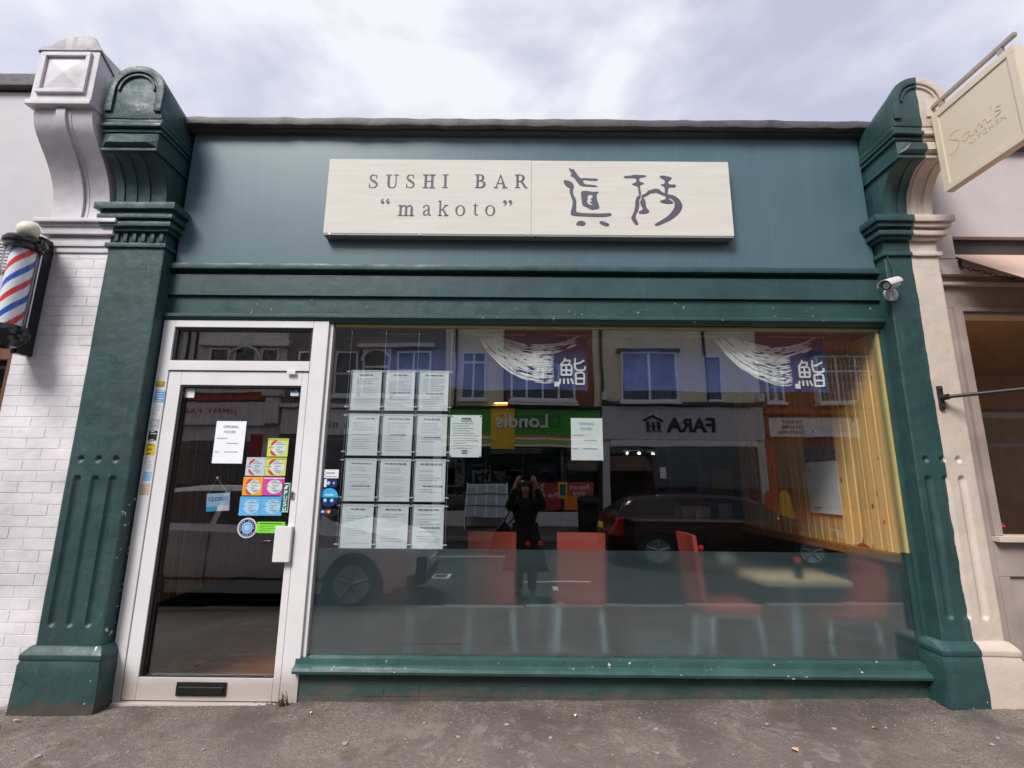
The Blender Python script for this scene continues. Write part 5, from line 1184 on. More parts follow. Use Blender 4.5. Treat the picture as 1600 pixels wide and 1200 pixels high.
# ------------------------------------------------------------------ blue noren curtains
def noren(x0, x1, label, seed):
    rd = random.Random(seed)
    t = thing('noren_curtain', label, 'curtain', ((x0+x1)/2, 0.12, 2.04)); Y = 0.12
    fold = lambda x: Y + 0.012*math.sin(x*9+seed) + 0.006*math.sin(x*23)
    m = MB().grid(60, 6, lambda u, v: (x0+(x1-x0)*u, fold(x0+(x1-x0)*u), 2.045+0.43*v+0.004*math.sin(u*9))); k = len(m.v); m.v += [(a, b+0.001, c) for a, b, c in m.v]; m.f += [tuple(i+k for i in f[::-1]) for f in m.f]
    m.build('cloth', 'cloth_blue', t, smooth=60)
    MB().tube([(x0-0.02, Y+0.004, 2.468), (x1+0.02, Y+0.004, 2.468)], 0.008, 8).build('rod', 'table_wood', t)
    # brush sweep: many dry strands following one wide smile-shaped stroke, right-hand side of the cloth
    ex1 = x1-0.02; ex0 = ex1-0.80
    outer = [(0.0, 0.98), (0.12, 0.62), (0.30, 0.30), (0.50, 0.13), (0.68, 0.10), (0.84, 0.26), (1.0, 0.42)]
    inner = [(0.16, 1.0), (0.27, 0.92), (0.40, 0.84), (0.55, 0.80), (0.70, 0.82), (0.85, 0.90), (0.97, 1.0)]
    mb = MB(); ns = 23
    for s in range(ns):
        f = s/(ns-1); pts = [Vector((a[0]*(1-f)+b[0]*f, a[1]*(1-f)+b[1]*f, 0)) for a, b in zip(outer, inner)]
        c = catmull(pts, 14); n = len(c); i = 0
        wbase = 0.0195*(0.40+0.75*rd.random()); jit = rd.uniform(-0.006, 0.006)
        a0 = int(rd.uniform(0, 5)) if rd.random() < .7 else int(rd.uniform(4, 16)); a1 = n-1-int(rd.uniform(0, 10))
        i = a0
        while i < a1-2:
            L = int(rd.uniform(10, 60)); j = min(a1, i+L)
            seg = c[i:j+1]
            def inbox(p): X = ex0+(ex1-ex0)*(p.x+jit); Z = 2.06+0.405*p.y; return x1-0.245 < X < x1-0.008 and Z < 2.325
            cut = [q for q, p in enumerate(seg) if inbox(p)]
            if cut: seg = seg[:cut[0]]
            if len(seg) > 2:
                vs = []; 
                for q, p in enumerate(seg):
                    d = (seg[min(q+1, len(seg)-1)]-seg[max(q-1, 0)]).normalized(); nn = Vector((-d.y, d.x, 0))
                    e = min(1, q/3, (len(seg)-1-q)/3); w_ = wbase*(0.25+0.75*e)*(0.75+0.5*noise.noise(Vector((q*0.35, s*3.1, seed))))
                    for sg in (-1, 1):
                        X = ex0+(ex1-ex0)*(p.x+jit); Z = 2.06+0.405*(p.y) + sg*nn.y*w_*0.45 ; X += sg*nn.x*w_*0.45
                        vs.append((min(X, x1-0.004), fold(min(X, x1-0.004))-0.0015-0.0001*(s % 5), max(2.052, min(2.47, Z))))
                mb.add(vs, [(2*q, 2*q+1, 2*q+3, 2*q+2) for q in range(len(seg)-1)])
            i = j + int(rd.uniform(1, 4) if rd.random() < 0.7 else rd.uniform(3, 9))
    mb.build('brush_stroke', 'cloth_white', t)
    kx, kz = x1-0.115, 2.190
    # white fish-and-relish character, drawn stroke by stroke
    def S(pts, w=0.07): return ribbon2([(a, b, w) for a, b in pts], 3)
    ks = [S([(.24, 1.0), (.16, .86), (.05, .74)]), S([(.20, .90), (.42, .90), (.36, .76)]), S([(.08, .72), (.08, .36)]), S([(.08, .72), (.46, .72), (.46, .36)]), S([(.08, .54), (.46, .54)]), S([(.08, .37), (.46, .37)]), S([(.27, .72), (.27, .37)]),
          S([(.04, .22), (.0, .02)]), S([(.18, .24), (.17, .04)]), S([(.32, .24), (.35, .04)]), S([(.44, .24), (.53, .04)]),
          S([(.98, .92), (.80, .82), (.62, .78)]), S([(.62, 1.0), (.61, .70), (.68, .56), (.90, .55), (1.0, .60), (1.0, .70)]), S([(.64, .44), (.64, .02)]), S([(.64, .44), (.95, .44), (.95, .02)]), S([(.64, .24), (.95, .24)]), S([(.64, .04), (.95, .04)])]
    layered(ks, 0.001, lambda a, b, c: (kx-0.095+a*0.19, fold(kx-0.095+a*0.19)-0.0042-c-0.0004, kz-0.105+b*0.205), 'kanji', 'cloth_white', t, step=0.00015)
    MB().box(kx-0.135, kx-0.10, Y-0.026, Y-0.0215, 2.068, 2.103).build('seal', 'cloth_white', t)
noren(-0.967, 0.548, 'blue noren curtain with white brush sweep nearer the door side of the window', 3)
noren(0.813, 2.312, 'blue noren curtain with white brush sweep at the pine wall end of the window', 8)

# ------------------------------------------------------------------ inside the bar
def chair(label, x, y, rz, group='red dining chairs'):
    t = thing('dining_chair', label, 'chair', (x, y, 0.02), rz, group)
    MB().box(-0.19, 0.19, -0.20, 0.20, 0.43, 0.48).build('seat', 'vermilion_vinyl', t, bevel=0.015, local=True)
    m = MB().grid(8, 8, lambda u, v: (-0.185+0.37*u, -0.205-0.06*v+0.015*math.sin(PI*u), 0.44+0.54*v)); k = len(m.v); m.v += [(a, b-0.03, c) for a, b, c in m.v]; m.f += [tuple(i+k for i in f[::-1]) for f in m.f]
    nv = k
    for i in range(8): m.f += [(i, i+1, i+1+k, i+k), (72+i, 72+i+1, 72+i+1+k, 72+i+k), (i*9, (i+1)*9, (i+1)*9+k, i*9+k), (i*9+8, (i+1)*9+8, (i+1)*9+8+k, i*9+8+k)]
    m.build('backrest', 'vermilion_vinyl', t, smooth=50, local=True)
    for sx in (-1, 1):
        for sy in (-1, 1): MB().tube([(sx*0.16, sy*0.16, 0.432), (sx*0.19, sy*0.20, 0.0)], 0.016, 8).build('leg', 'chair_steel', t, smooth=50, local=True)
    m = MB().tube([(-0.165, -0.165, 0.415), (0.165, -0.165, 0.415), (0.165, 0.165, 0.415), (-0.165, 0.165, 0.415)], 0.013, 6, closed=True); m.build('seat_rail', 'chair_steel', t, local=True)
chair('vermilion dining chair nearest the window centre behind the frosted film', -0.155, 0.80, 0.0)
chair('vermilion dining chair right of the window centre behind the frosted film', 0.53, 0.80, 0.0)
chair('vermilion dining chair behind the menu sheets and frosted film', -0.95, 0.80, 0.0)
chair('vermilion dining chair left of the wooden window table', 1.63, 0.56, -PI/2)
chair('vermilion dining chair backing onto the pine wall', 2.40, 0.44, PI/2)
def table(label, x, y, w, d, wood_='table_wood'):
    t = thing('dining_table', label, 'table', (x, y, 0.02))
    MB().box(-w/2, w/2, -d/2, d/2, 0.665, 0.705).build('tabletop', wood_, t, bevel=0.006, local=True)
    MB().lathe([(0.035, 0.03), (0.035, 0.664)], (0, 0, 0), 'z', 16).build('pedestal', 'chair_steel', t, smooth=50, local=True)
    MB().lathe([(0.21, 0.0), (0.21, 0.012), (0.06, 0.032), (0.001, 0.034)], (0, 0, 0), 'z', 24).build('base', 'chrome', t, smooth=30, local=True)
table('small wooden pedestal table by the window at the pine wall', 2.06, 0.40, 0.60, 0.45)
table('wooden pedestal table facing the centre chairs', 0.2, 1.35, 1.3, 0.6, 'dark_wood')
def soy(label, x, y, z=0.725):
    t = thing('soy_bottle', label, 'bottle', (x, y, z), 0, 'red capped soy bottles')
    MB().lathe([(0.001, 0), (0.032, 0.001), (0.033, 0.02), (0.024, 0.06), (0.017, 0.09), (0.017, 0.105)], (0, 0, 0), 'z', 16).build('bottle', 'soy_glass', t, smooth=40, local=True)
    MB().lathe([(0.019, 0.1055), (0.022, 0.112), (0.022, 0.135), (0.012, 0.145), (0.001, 0.146)], (0, 0, 0), 'z', 16).build('cap', 'cap_red', t, smooth=40, local=True)
soy('red capped soy bottle on the table by the pine wall', 2.05, 0.28); soy('left of two red capped soy bottles on the centre table', 0.14, 1.12); soy('right of two red capped soy bottles on the centre table', 0.25, 1.14)
soy('red capped soy bottle behind the white bowls', 1.62, 0.98, 0.72)
def bowl(label, x, y):
    tag(MB().lathe([(0.02, 0.0), (0.022, 0.008), (0.045, 0.03), (0.055, 0.05), (0.053, 0.05), (0.042, 0.032), (0.02, 0.012), (0.001, 0.011)], (x, y, 0.735), 'z', 20).build('rice_bowl', 'porcelain', smooth=40), label, 'bowl', 'white bowls')
    tag(MB().lathe([(0.001, 0.0), (0.05, 0.001), (0.085, 0.010), (0.084, 0.012), (0.05, 0.005), (0.001, 0.004)], (x, y, 0.7235), 'z', 24).build('saucer', 'porcelain', smooth=40), 'white saucer under the ' + label.split(' white bowl')[0] + ' white bowl', 'saucer', 'white saucers')
table('wooden table bearing the white bowls behind the window table', 1.72, 1.22, 0.7, 0.7, 'dark_wood')
bowl('left white bowl on the table behind the window table', 1.60, 1.02); bowl('right white bowl on the table behind the window table', 1.84, 1.02)
ct = thing('bar_counter', 'dark green bar counter with white worktop at the back of the room', 'counter', (1.9, 2.5, 0.02))
MB().box(1.40, 2.64, 2.42, 3.0, 0.021, 0.955).build('front_panel', 'interior_green', ct, bevel=0.01)
MB().box(1.36, 2.644, 2.38, 3.05, 0.956, 0.985).build('worktop', 'counter_white', ct, bevel=0.008)
def smallbox(name, label, cat, x0, x1, y0, y1, z0, z1, mat): tag(MB().box(x0, x1, y0, y1, z0, z1).build(name, mat, bevel=0.004), label, cat)
smallbox('printer_box', 'grey printer on the bar counter', 'printer', 2.0, 2.33, 2.55, 2.85, 0.986, 1.12, 'far_grey')
smallbox('order_pad', 'magenta order pad lying on the bar counter', 'pad', 1.5, 1.72, 2.48, 2.6, 0.986, 0.998, 'sticker_magenta')
smallbox('menu_stand', 'pale upright card on the right end of the bar counter', 'card', 2.46, 2.62, 2.62, 2.64, 0.986, 1.16, 'sticker_grey')
tag(MB().lathe([(0.028, 0.986), (0.03, 1.07), (0.027, 1.07), (0.025, 0.99)], (2.14, 2.46, 0), 'z', 16).build('paper_cup', 'porcelain', smooth=40), 'white cup at the front edge of the bar counter', 'cup')
# wall calendar on the pine boards
cal = thing('wall_calendar', 'tall wall calendar with a dark photograph above its date grid on the pine wall', 'calendar', (2.63, 0.83, 1.145)); X = 2.628
MB().box(X, X+0.003, 0.615, 1.045, 1.145, 1.575).build('date_sheet', 'calendar_paper', cal); MB().box(X, X+0.003, 0.615, 1.045, 1.5755, 1.79).build('picture', 'calendar_photo', cal); MB().box(X-0.006, X+0.008, 0.61, 1.05, 1.79, 1.80).build('hanging_strip', 'counter_white', cal)
mb = MB()
for r in range(5):
    for c in range(7):
        if r == 0 and c < 3: continue
        y_ = 0.66+c*0.052; z_ = 1.42-r*0.045; mb.box(X-0.0008, X-0.0002, y_, y_+0.016, z_, z_+0.016)
mb.build('date_print', 'ink_pale', cal)
me = fit_text('2', 0.035, 0.05, 0.0006, 0, 0, 0, -1); put(me, lambda c: Vector((X-0.0006+c.y, 0.995-c.x, 1.515+c.z))); mkobj('lettering', me, 'ink_black', cal)
mb = MB().box(X-0.0008, X-0.0002, 0.86, 0.98, 1.185, 1.195).box(X-0.0008, X-0.0002, 0.9, 0.97, 1.165, 1.172); mb.build('imprint', 'ink_grey', cal)
tag(MB().lathe([(0.001, 2.60), (0.016, 2.604), (0.024, 2.62), (0.02, 2.644)], (0, 0.83, 1.835), 'x', 16).build('wall_hook', 'chrome', smooth=40), 'round metal hook above the wall calendar', 'hook')

# ------------------------------------------------------------------ the other side of the street (it shows in the glass)
FY = -13.5
def fb(x0, x1, d0, d1, z0, z1): return MB().box(x0, x1, FY+d0, FY+d1, z0, z1)
def far_window(par, x0, x1, z0, z1, panes=2, rail=None, frame='far_white', curtains=True, sill=True, proud=0.02, lattice=False):
    f = MB(); d = 0.07; t = 0.07
    f.box(x0, x1, FY+0.001, FY+proud+d, z0, z0+t).box(x0, x1, FY+0.001, FY+proud+d, z1-t, z1).box(x0, x0+t, FY+0.001, FY+proud+d, z0+t, z1-t).box(x1-t, x1, FY+0.001, FY+proud+d, z0+t, z1-t)
    for i in range(1, panes):
        x = x0+(x1-x0)*i/panes; f.box(x-t/2, x+t/2, FY+0.001, FY+proud+d-0.01, z0+t, z1-t)
    if rail:
        z = z0+(z1-z0)*rail
        for i in range(panes):
            a = x0+(x1-x0)*i/panes+t/2+0.036*(i == 0); b = x0+(x1-x0)*(i+1)/panes-t/2-0.036*(i == panes-1)
            f.box(a, b, FY+0.001, FY+proud+d-0.02, z-t/2, z+t/2)
    o = f.build('window', frame, par)
    MB().box(x0+t, x1-t, FY+proud+0.02, FY+proud+0.026, z0+t, z1-t).build('pane', 'far_glass', o)
    MB().box(x0+t, x1-t, FY+0.001, FY+0.004, z0+t, z1-t).build('backing', 'shop_inside', o)
    if curtains:
        for s in range(panes):
            a = x0+t+(x1-x0-2*t)*s/panes; b = a+(x1-x0-2*t)/panes
            cw = (b-a)*0.8
            MB().grid(14, 1, lambda u, v: (a+(b-a)*0.1+cw*u, FY+0.012+0.006*math.sin(u*22), z0+t+0.01+(z1-z0-2*t-0.02)*v)).build('curtain', 'curtain', o)
    if lattice:
        m = MB(); n = max(3, int((x1-x0)/0.16))
        for i in range(1, n): x = x0+t+(x1-x0-2*t)*i/n; m.box(x-0.008, x+0.008, FY+proud+0.028, FY+proud+0.034, z0+t, z1-t)
        for i in range(1, 5): z = z0+t+(z1-z0-2*t)*i/5; m.box(x0+t, x1-t, FY+proud+0.0345, FY+proud+0.04, z-0.008, z+0.008)
        m.build('glazing_bar', 'far_white', o)
    if sill: MB().box(x0-0.06, x1+0.06, FY+0.001, FY+proud+0.14, z0-0.09, z0-0.002).build('sill', 'far_white', o)
    return o
def far_shell(t, x0, x1, wall, ztop, shop_z, inside='shop_inside', gap=0.0, pier=0.22, pm='far_stone'):
    MB().box(x0, x1, FY-0.3, FY, shop_z, ztop).build('wall', wall, t)
    MB().box(x0, x0+pier, FY-0.3, FY+0.06, -0.06, shop_z-0.001).build('pilaster', pm, t, bevel=0.02); MB().box(x1-pier, x1, FY-0.3, FY+0.06, -0.06, shop_z-0.001).build('pilaster', pm, t, bevel=0.02)
    MB().box(x0+pier, x1-pier, FY-4.0, FY-3.9, -0.06, shop_z).build('back_wall', inside, t)
    MB().box(x0, x0+0.05, FY-4, FY-0.3, -0.06, shop_z).build('side_wall', inside, t); MB().box(x1-0.05, x1, FY-4, FY-0.3, -0.06, shop_z).build('side_wall', inside, t)
    MB().box(x0, x1, FY-4, FY, -0.08, -0.03).build('shop_floor', 'dark_tile', t); MB().box(x0, x1, FY-4, FY-0.301, shop_z-0.1, shop_z-0.001).build('shop_ceiling', 'far_grey', t)
    MB().prism([(FY+0.25, ztop), (FY-4.5, ztop+2.6), (FY-9, ztop), (FY-9, ztop-0.15), (FY+0.25, ztop-0.15)], x0, x1, 'x').build('roof', 'slate_roof', t)
    MB().box(x0, x1, FY-9, FY-8.8, -0.4, ztop-0.15).build('rear_wall', wall, t)
def shop_glass(t, x0, x1, z0, z1, d=-0.05): MB().box(x0, x1, FY+d, FY+d+0.008, z0, z1).build('shop_window', 'far_glass', t)
def far_text(par, s, x, z, w, h, d, mat, thick=0.02, **kw): return mkobj('lettering', fit_text(s, w, h, thick, x, z, FY+d, 1, **kw), mat, par)

# A: grey stone opticians' front
A = thing('shop_house', 'grey stone terraced shop with JIMMY FAIRLY lettering, reflected in the door', 'house', (-12, FY, -0.06))
far_shell(A, -16.0, -8.05, 'pale_lilac_render', 7.6, 2.70, 'shop_inside_warm', pier=0.5)
fb(-16.0, -8.5, 0.0, 0.12, 3.32, 4.05).build('fascia', 'far_stone', A, bevel=0.02); fb(-16.0, -8.5, 0.0, 0.22, 3.22, 3.318).build('cornice', 'far_stone', A); fb(-16, -8.5, 0, 0.18, 4.10, 4.36).build('red_band', 'far_redpaint', A); fb(-16, -8.5, 0, 0.25, 4.362, 4.45).build('ledge', 'far_stone', A)
fb(-16.0, -8.5, 0.0, 0.05, 2.70, 3.215).build('blind_box', 'far_stone', A)
far_text(A, 'JIMMY FAIRLY', -10.75, 3.70, 2.55, 0.24, 0.125, 'far_redpaint', spacing=1.15)
fb(-8.5, -8.05, 0.061, 0.26, 3.3, 4.2).build('console', 'far_stone', A, bevel=0.03); fb(-8.62, -7.95, 0.0, 0.36, 4.21, 4.42).build('console_cap', 'far_stone', A, bevel=0.03)
fb(-8.95, -8.56, 0.062, 0.10, 1.2, 2.95).build('sign_panel', 'far_red', A)
shop_glass(A, -15.5, -8.55, 0.4, 2.7)
fb(-11.1, -7.95, 0.0, 0.2, 6.05, 6.16).build('ledge', 'far_stone', A)
ped = [(-11.1, 6.16)] + [(-9.5+1.6*math.cos(PI-PI*i/16), 6.16+0.42*math.sin(PI*i/16)) for i in range(17)] + [(-7.95, 6.16)]
MB().prism(ped, FY+0.001, FY+0.16, 'y').build('pediment', 'far_stone', A)
for x0, x1 in ((-10.75, -10.05), (-9.9, -9.1), (-8.95, -8.3)): far_window(A, x0, x1, 4.75, 6.0, 1, 0.5, 'far_stone', False)
MB().tube([(-9.5+0.55*math.cos(PI*i/12), FY+0.17, 5.62+0.4*math.sin(PI*i/12)) for i in range(13)], 0.04, 6).build('arch_moulding', 'far_stone', A)
for x in (-11.6, -11.3, -12.8): fb(x, x+0.06, 0, 0.08, 4.5, 7.4).build('downpipe', 'far_black', A)
far_window(A, -14.2, -12.9, 4.8, 6.4, 2, 0.5, 'far_stone', False)

# B: dark brick house over a pale fascia
B = thing('shop_house', 'dark grey brick terraced house with white sashes and arched bay behind the menus', 'house', (-5.2, FY, -0.06))
far_shell(B, -8.04, -2.42, 'grey_brick', 7.5, 2.75, pier=0.3)
fb(-8.0, -2.45, 0.0, 0.10, 2.95, 3.85).build('fascia', 'far_stone', B, bevel=0.02); fb(-8.03, -2.43, 0.0, 0.24, 3.87, 4.0).build('cornice', 'far_stone', B)
far_text(B, 'b ni o', -6.2, 3.32, 1.1, 0.26, 0.105, 'far_green_dark', spacing=1.2)
shop_glass(B, -7.7, -2.75, 0.5, 2.75)
far_window(B, -7.6, -6.7, 4.3, 5.9, 1, 0.5, 'far_white', False)
far_window(B, -6.3, -5.5, 4.3, 5.9, 1, 0.5, 'far_stone', False)
far_window(B, -5.35, -4.35, 4.3, 6.0, 1, 0.62, 'far_white', False); MB().tube([(-4.85+0.5*math.cos(PI*i/14), FY+0.1, 5.55+0.42*math.sin(PI*i/14)) for i in range(15)], 0.05, 6).build('arch_moulding', 'far_white', B)
far_window(B, -4.1, -2.9, 4.3, 5.9, 2, 0.6, 'far_white', True); fb(-5.5, -2.8, 0, 0.25, 6.02, 6.16).build('ledge', 'far_stone', B)

# C: convenience shop
Cb = thing('shop_house', 'convenience shop with green Londis fascia under cream and brick upper walls', 'house', (0.3, FY, -0.06))
far_shell(Cb, -2.41, 3.0, 'cream_render', 7.5, 2.6, pier=0.12, pm='far_black')
fb(-0.3, 2.78, 0.001, 0.03, 4.0, 7.35).build('brick_facing', 'red_brick', Cb)
fb(-2.4, 2.98, 0.0, 0.12, 2.98, 3.88).build('fascia', 'far_green', Cb, bevel=0.01)
fb(-2.4, 2.98, 0.0, 0.13, 2.90, 2.979).build('orange_line', 'far_orange', Cb); fb(-2.4, 2.98, 0.0, 0.135, 2.84, 2.899).build('white_line', 'far_white', Cb); fb(-2.4, 2.98, 0.0, 0.14, 2.66, 2.839).build('lime_band', 'far_lime', Cb)
fb(-2.4, 2.98, 0.0, 0.16, 2.6, 2.659).build('white_line', 'far_white', Cb)
fb(-0.78, 0.05, 0.121, 0.17, 2.50, 4.02).build('yellow_panel', 'far_yellow', Cb, bevel=0.01)
fb(-2.4, 2.99, 0.0, 0.22, 3.89, 3.97).build('cornice', 'far_black', Cb)
far_text(Cb, 'Londis', 0.30, 3.46, 1.80, 0.46, 0.185, 'far_white', bold=0.02)
for x in (-0.45, 0.02, 0.46, 0.85, 1.25): 
    m = MB()
    for a, b, c, d in ((x, x+0.36, 3.28, 3.30), (x, x+0.36, 3.62, 3.64), (x, x+0.02, 3.30, 3.62), (x+0.34, x+0.36, 3.30, 3.62)): m.box(a, b, FY+0.172, FY+0.178, c, d)
    m.build('outline_square', 'far_black', Cb)
lf = thing('sign_lamp', 'small lit lamp above the yellow panel of the green fascia', 'lamp', (-0.45, FY+0.3, 4.1)); MB().box(-0.7, -0.2, FY+0.18, FY+0.3, 4.06, 4.09).build('housing', 'far_black', lf); MB().box(-0.68, -0.22, FY+0.2, FY+0.28, 4.045, 4.0595).build('tube', 'bulb_warm', lf)
shop_glass(Cb, -2.25, 2.86, 0.45, 2.55)
for a, b, c, d in ((-0.98, -0.9, -0.06, 2.55), (0.30, 0.38, -0.06, 2.55), (1.62, 1.70, 0.45, 2.55)): fb(a, b, -0.10, -0.055, c, d).build('mullion', 'far_stone', Cb)
fb(-2.28, 2.87, -0.12, -0.02, -0.05, 0.44).build('stall_riser', 'far_stone', Cb)
far_window(Cb, -1.85, -0.98, 4.22, 5.93, 2, 0.78, 'far_white', True)
bay = far_window(Cb, -0.10, 2.12, 4.15, 5.45, 4, None, 'far_white', True, proud=0.3)
fb(-0.2, 2.22, 0.031, 0.45, 5.452, 5.6).build('bay_roof', 'slate_roof', Cb); fb(-0.2, 2.22, 0.031, 0.42, 3.98, 4.05).build('bay_base', 'far_white', Cb)
fb(-2.06, -2.0, 0, 0.09, 4.0, 7.4).build('downpipe', 'far_black', Cb); fb(-0.36, -0.30, 0, 0.09, 4.0, 7.4).build('downpipe', 'far_black', Cb)
def far_panel(name, label, cat, x0, x1, z0, z1, mat, d=-0.03): return tag(fb(x0, x1, d, d+0.012, z0, z1).build(name, mat), label, cat)
p1 = thing('window_poster', 'dark red window poster with white lettering beside the photographer', 'poster', (1.1, FY, 0.45)); fb(0.40, 1.60, -0.04, -0.028, 0.5, 1.40).build('panel', 'far_red', p1); far_text(p1, 'Top d', 1.25, 0.98, 0.52, 0.17, -0.024, 'far_white', 0.004)
MB().tube([(1.05, FY-0.02, 1.35), (0.92, FY-0.02, 1.29), (1.05, FY-0.02, 1.24), (0.92, FY-0.02, 1.18), (1.05, FY-0.02, 1.12)], 0.018, 6).build('zigzag', 'far_white', p1)
fb(0.83, 0.90, -0.026, -0.02, 0.92, 1.25).build('bar_symbol', 'far_white', p1)
p2 = thing('window_poster', 'orange red window poster reading Rise and shine', 'poster', (2.2, FY, 0.45)); fb(1.71, 2.72, -0.04, -0.028, 0.5, 0.98).build('lower_panel', 'far_orange', p2); fb(1.71, 2.72, -0.04, -0.028, 0.981, 1.42).build('upper_panel', 'far_redpaint', p2)
far_text(p2, 'Rise and', 2.25, 1.26, 0.62, 0.15, -0.024, 'far_white', 0.004); far_text(p2, 'shine', 2.25, 1.07, 0.42, 0.14, -0.024, 'far_white', 0.004)
p3 = thing('notice_frame', 'yellow framed notice with dark centre on the convenience shop window', 'notice', (1.66, FY, 0.88)); fb(1.50, 1.83, -0.02, -0.008, 0.88, 1.43).build('frame', 'far_yellow', p3); fb(1.56, 1.77, -0.0075, 0.0, 0.98, 1.36).build('centre', 'sticker_darkgreen', p3)
nk = thing('newspaper_rack', 'white wire newspaper rack outside the convenience shop', 'rack', (-0.95, FY+0.5, -0.06))
for r in range(3):
    z = 0.30+r*0.36
    MB().prism([(FY+0.72-r*0.13, z), (FY+0.70-r*0.13, z), (FY+0.50-r*0.13, z+0.33), (FY+0.52-r*0.13, z+0.33)], -1.5, -0.18, 'x').build('shelf_panel', 'far_white', nk)
    for c in range(4): MB().prism([(FY+0.735-r*0.13, z+0.03), (FY+0.728-r*0.13, z+0.03), (FY+0.555-r*0.13, z+0.305), (FY+0.562-r*0.13, z+0.305)], -1.47+c*0.325, -1.20+c*0.325, 'x').build('newspaper', 'newsprint', nk)
for x in (-1.52, -0.2): MB().box(x, x+0.03, FY+0.2, FY+0.75, -0.06, 0.3).build('leg', 'far_white', nk); MB().prism([(FY+0.2, 0.3), (FY+0.75, 0.3), (FY+0.22, 1.4), (FY+0.2, 1.4)], x, x+0.03, 'x').build('end_panel', 'far_white', nk)
bn = thing('litter_bin', 'tall black litter bin outside the convenience shop', 'bin', (2.3, FY+1.5, -0.06)); MB().lathe([(0.30, -0.06), (0.32, 0.0), (0.33, 0.8), (0.36, 0.82), (0.36, 0.88), (0.30, 0.98), (0.1, 1.03), (0.001, 1.03)], (2.33, FY+1.5, 0), 'z', 20).build('body', 'far_black', bn, smooth=30); MB().box(2.12, 2.54, FY+1.79, FY+1.84, 0.62, 0.78).build('slot', 'black_enamel', bn)
for i, (x0, x1) in enumerate(((-2.1, -1.1), (0.5, 1.5), (1.8, 2.8))):
    sv = thing('display_shelves', ['shelves of goods at the left inside the convenience shop', 'shelves of goods behind the red poster inside the convenience shop', 'shelves of goods behind the orange poster inside the convenience shop'][i], 'shelves', ((x0+x1)/2, FY-0.9, -0.03), 0, 'convenience shop shelving')
    MB().box(x0, x1, FY-1.0, FY-0.95, -0.03, 2.1).build('back_panel', 'far_stone', sv)
    rg = random.Random(40+i)
    for r in range(4):
        z = 0.35+r*0.45; MB().box(x0, x1, FY-0.95, FY-0.65, z, z+0.03).build('shelf', 'far_white', sv)
        x = x0+0.02
        while x < x1-0.12:
            wd = rg.uniform(0.09, 0.22); MB().box(x, min(x+wd, x1-0.01), FY-0.9, FY-0.68, z+0.031, z+rg.uniform(0.18, 0.36)).build('goods', rg.choice(['newsprint', 'far_yellow', 'far_white', 'sticker_blue', 'far_orange', 'sticker_ice', 'far_lime', 'far_red']), sv); x += wd+0.02
# D: charity shop
Db = thing('shop_house', 'charity shop with grey FARA fascia under a cream rendered upper wall', 'house', (5.8, FY, -0.06))
far_shell(Db, 3.02, 8.60, 'cream_render', 7.5, 2.65, pier=0.26, pm='far_grey')
fb(3.03, 8.59, 0.0, 0.12, 2.90, 4.02).build('fascia', 'far_grey', Db, bevel=0.02); fb(3.03, 8.59, 0.0, 0.22, 4.04, 4.16).build('cornice', 'slate_roof', Db); fb(3.3, 8.3, 0.0, 0.18, 2.66, 2.88).build('shutter_box', 'far_stone', Db, bevel=0.01)
far_text(Db, 'FARA', 6.05, 3.40, 1.68, 0.50, 0.125, 'far_black', 0.05, bold=0.03)
lg = MB()
lg.tube([(5.12, FY+0.14, 3.52), (4.80, FY+0.14, 3.70), (4.47, FY+0.14, 3.52)], 0.035, 6)
for x, s in ((4.98, 1), (4.80, .85), (4.62, 1)):
    lg.lathe([(0.001, 0.12), (0.06*s, 0.125), (0.06*s, 0.16), (0.001, 0.165)], (x, FY, 3.45), 'y', 12); lg.tube([(x, FY+0.14, 3.40), (x, FY+0.14, 3.25)], 0.045*s, 6); lg.tube([(x-0.09, FY+0.14, 3.34), (x+0.09, FY+0.14, 3.34)], 0.02, 6); lg.tube([(x-0.03, FY+0.14, 3.25), (x-0.05, FY+0.14, 3.14)], 0.02, 6); lg.tube([(x+0.03, FY+0.14, 3.25), (x+0.05, FY+0.14, 3.14)], 0.02, 6)
lg.build('family_emblem', 'far_black', Db)
shop_glass(Db, 3.28, 8.34, 0.5, 2.65); fb(3.27, 8.35, -0.12, -0.02, -0.05, 0.49).build('stall_riser', 'far_grey', Db)
for a, b in ((5.28, 5.36), (6.30, 6.38)): fb(a, b, -0.11, -0.055, -0.05, 2.64).build('door_post', 'far_stone', Db)
fb(5.365, 6.295, -0.11, -0.055, 2.15, 2.22).build('door_head', 'far_stone', Db)
wb = far_window(Db, 3.72, 5.66, 4.16, 5.92, 2, None, 'far_white', True, proud=0.22); fb(3.6, 5.78, 0.0, 0.36, 5.925, 6.02).build('bay_roof', 'slate_roof', Db)
far_window(Db, 6.66, 7.30, 4.2, 5.86, 1, None, 'far_white', True)
for x in (2.88, 6.52): fb(x+0.16, x+0.23, 0, 0.09, 4.17, 7.4).build('downpipe', 'far_black', Db)
fb(3.02, 3.25, 0.0, 0.3, 4.17, 4.5).build('party_corbel', 'far_stone', Db, bevel=0.05); fb(8.36, 8.62, 0.0, 0.3, 4.17, 4.5).build('party_corbel', 'far_stone', Db, bevel=0.05)
for i, x in enumerate((4.05, 4.45, 4.95)):
    tag(MB().lathe([(0.001, 2.42), (0.05, 2.43), (0.045, 2.50), (0.001, 2.51)], (x, FY-0.6, 0), 'z', 10).build('spotlight', 'bulb_spot'), ['left', 'middle', 'right'][i] + ' of three small lit spotlights inside the grey fascia shop', 'spotlight', 'charity shop spotlights')
smallbox('display_board', 'tall yellow ochre board in the grey fascia shop window', 'board', 6.9, 7.6, FY-0.5, FY-0.45, 0.1, 1.9, 'far_yellow')
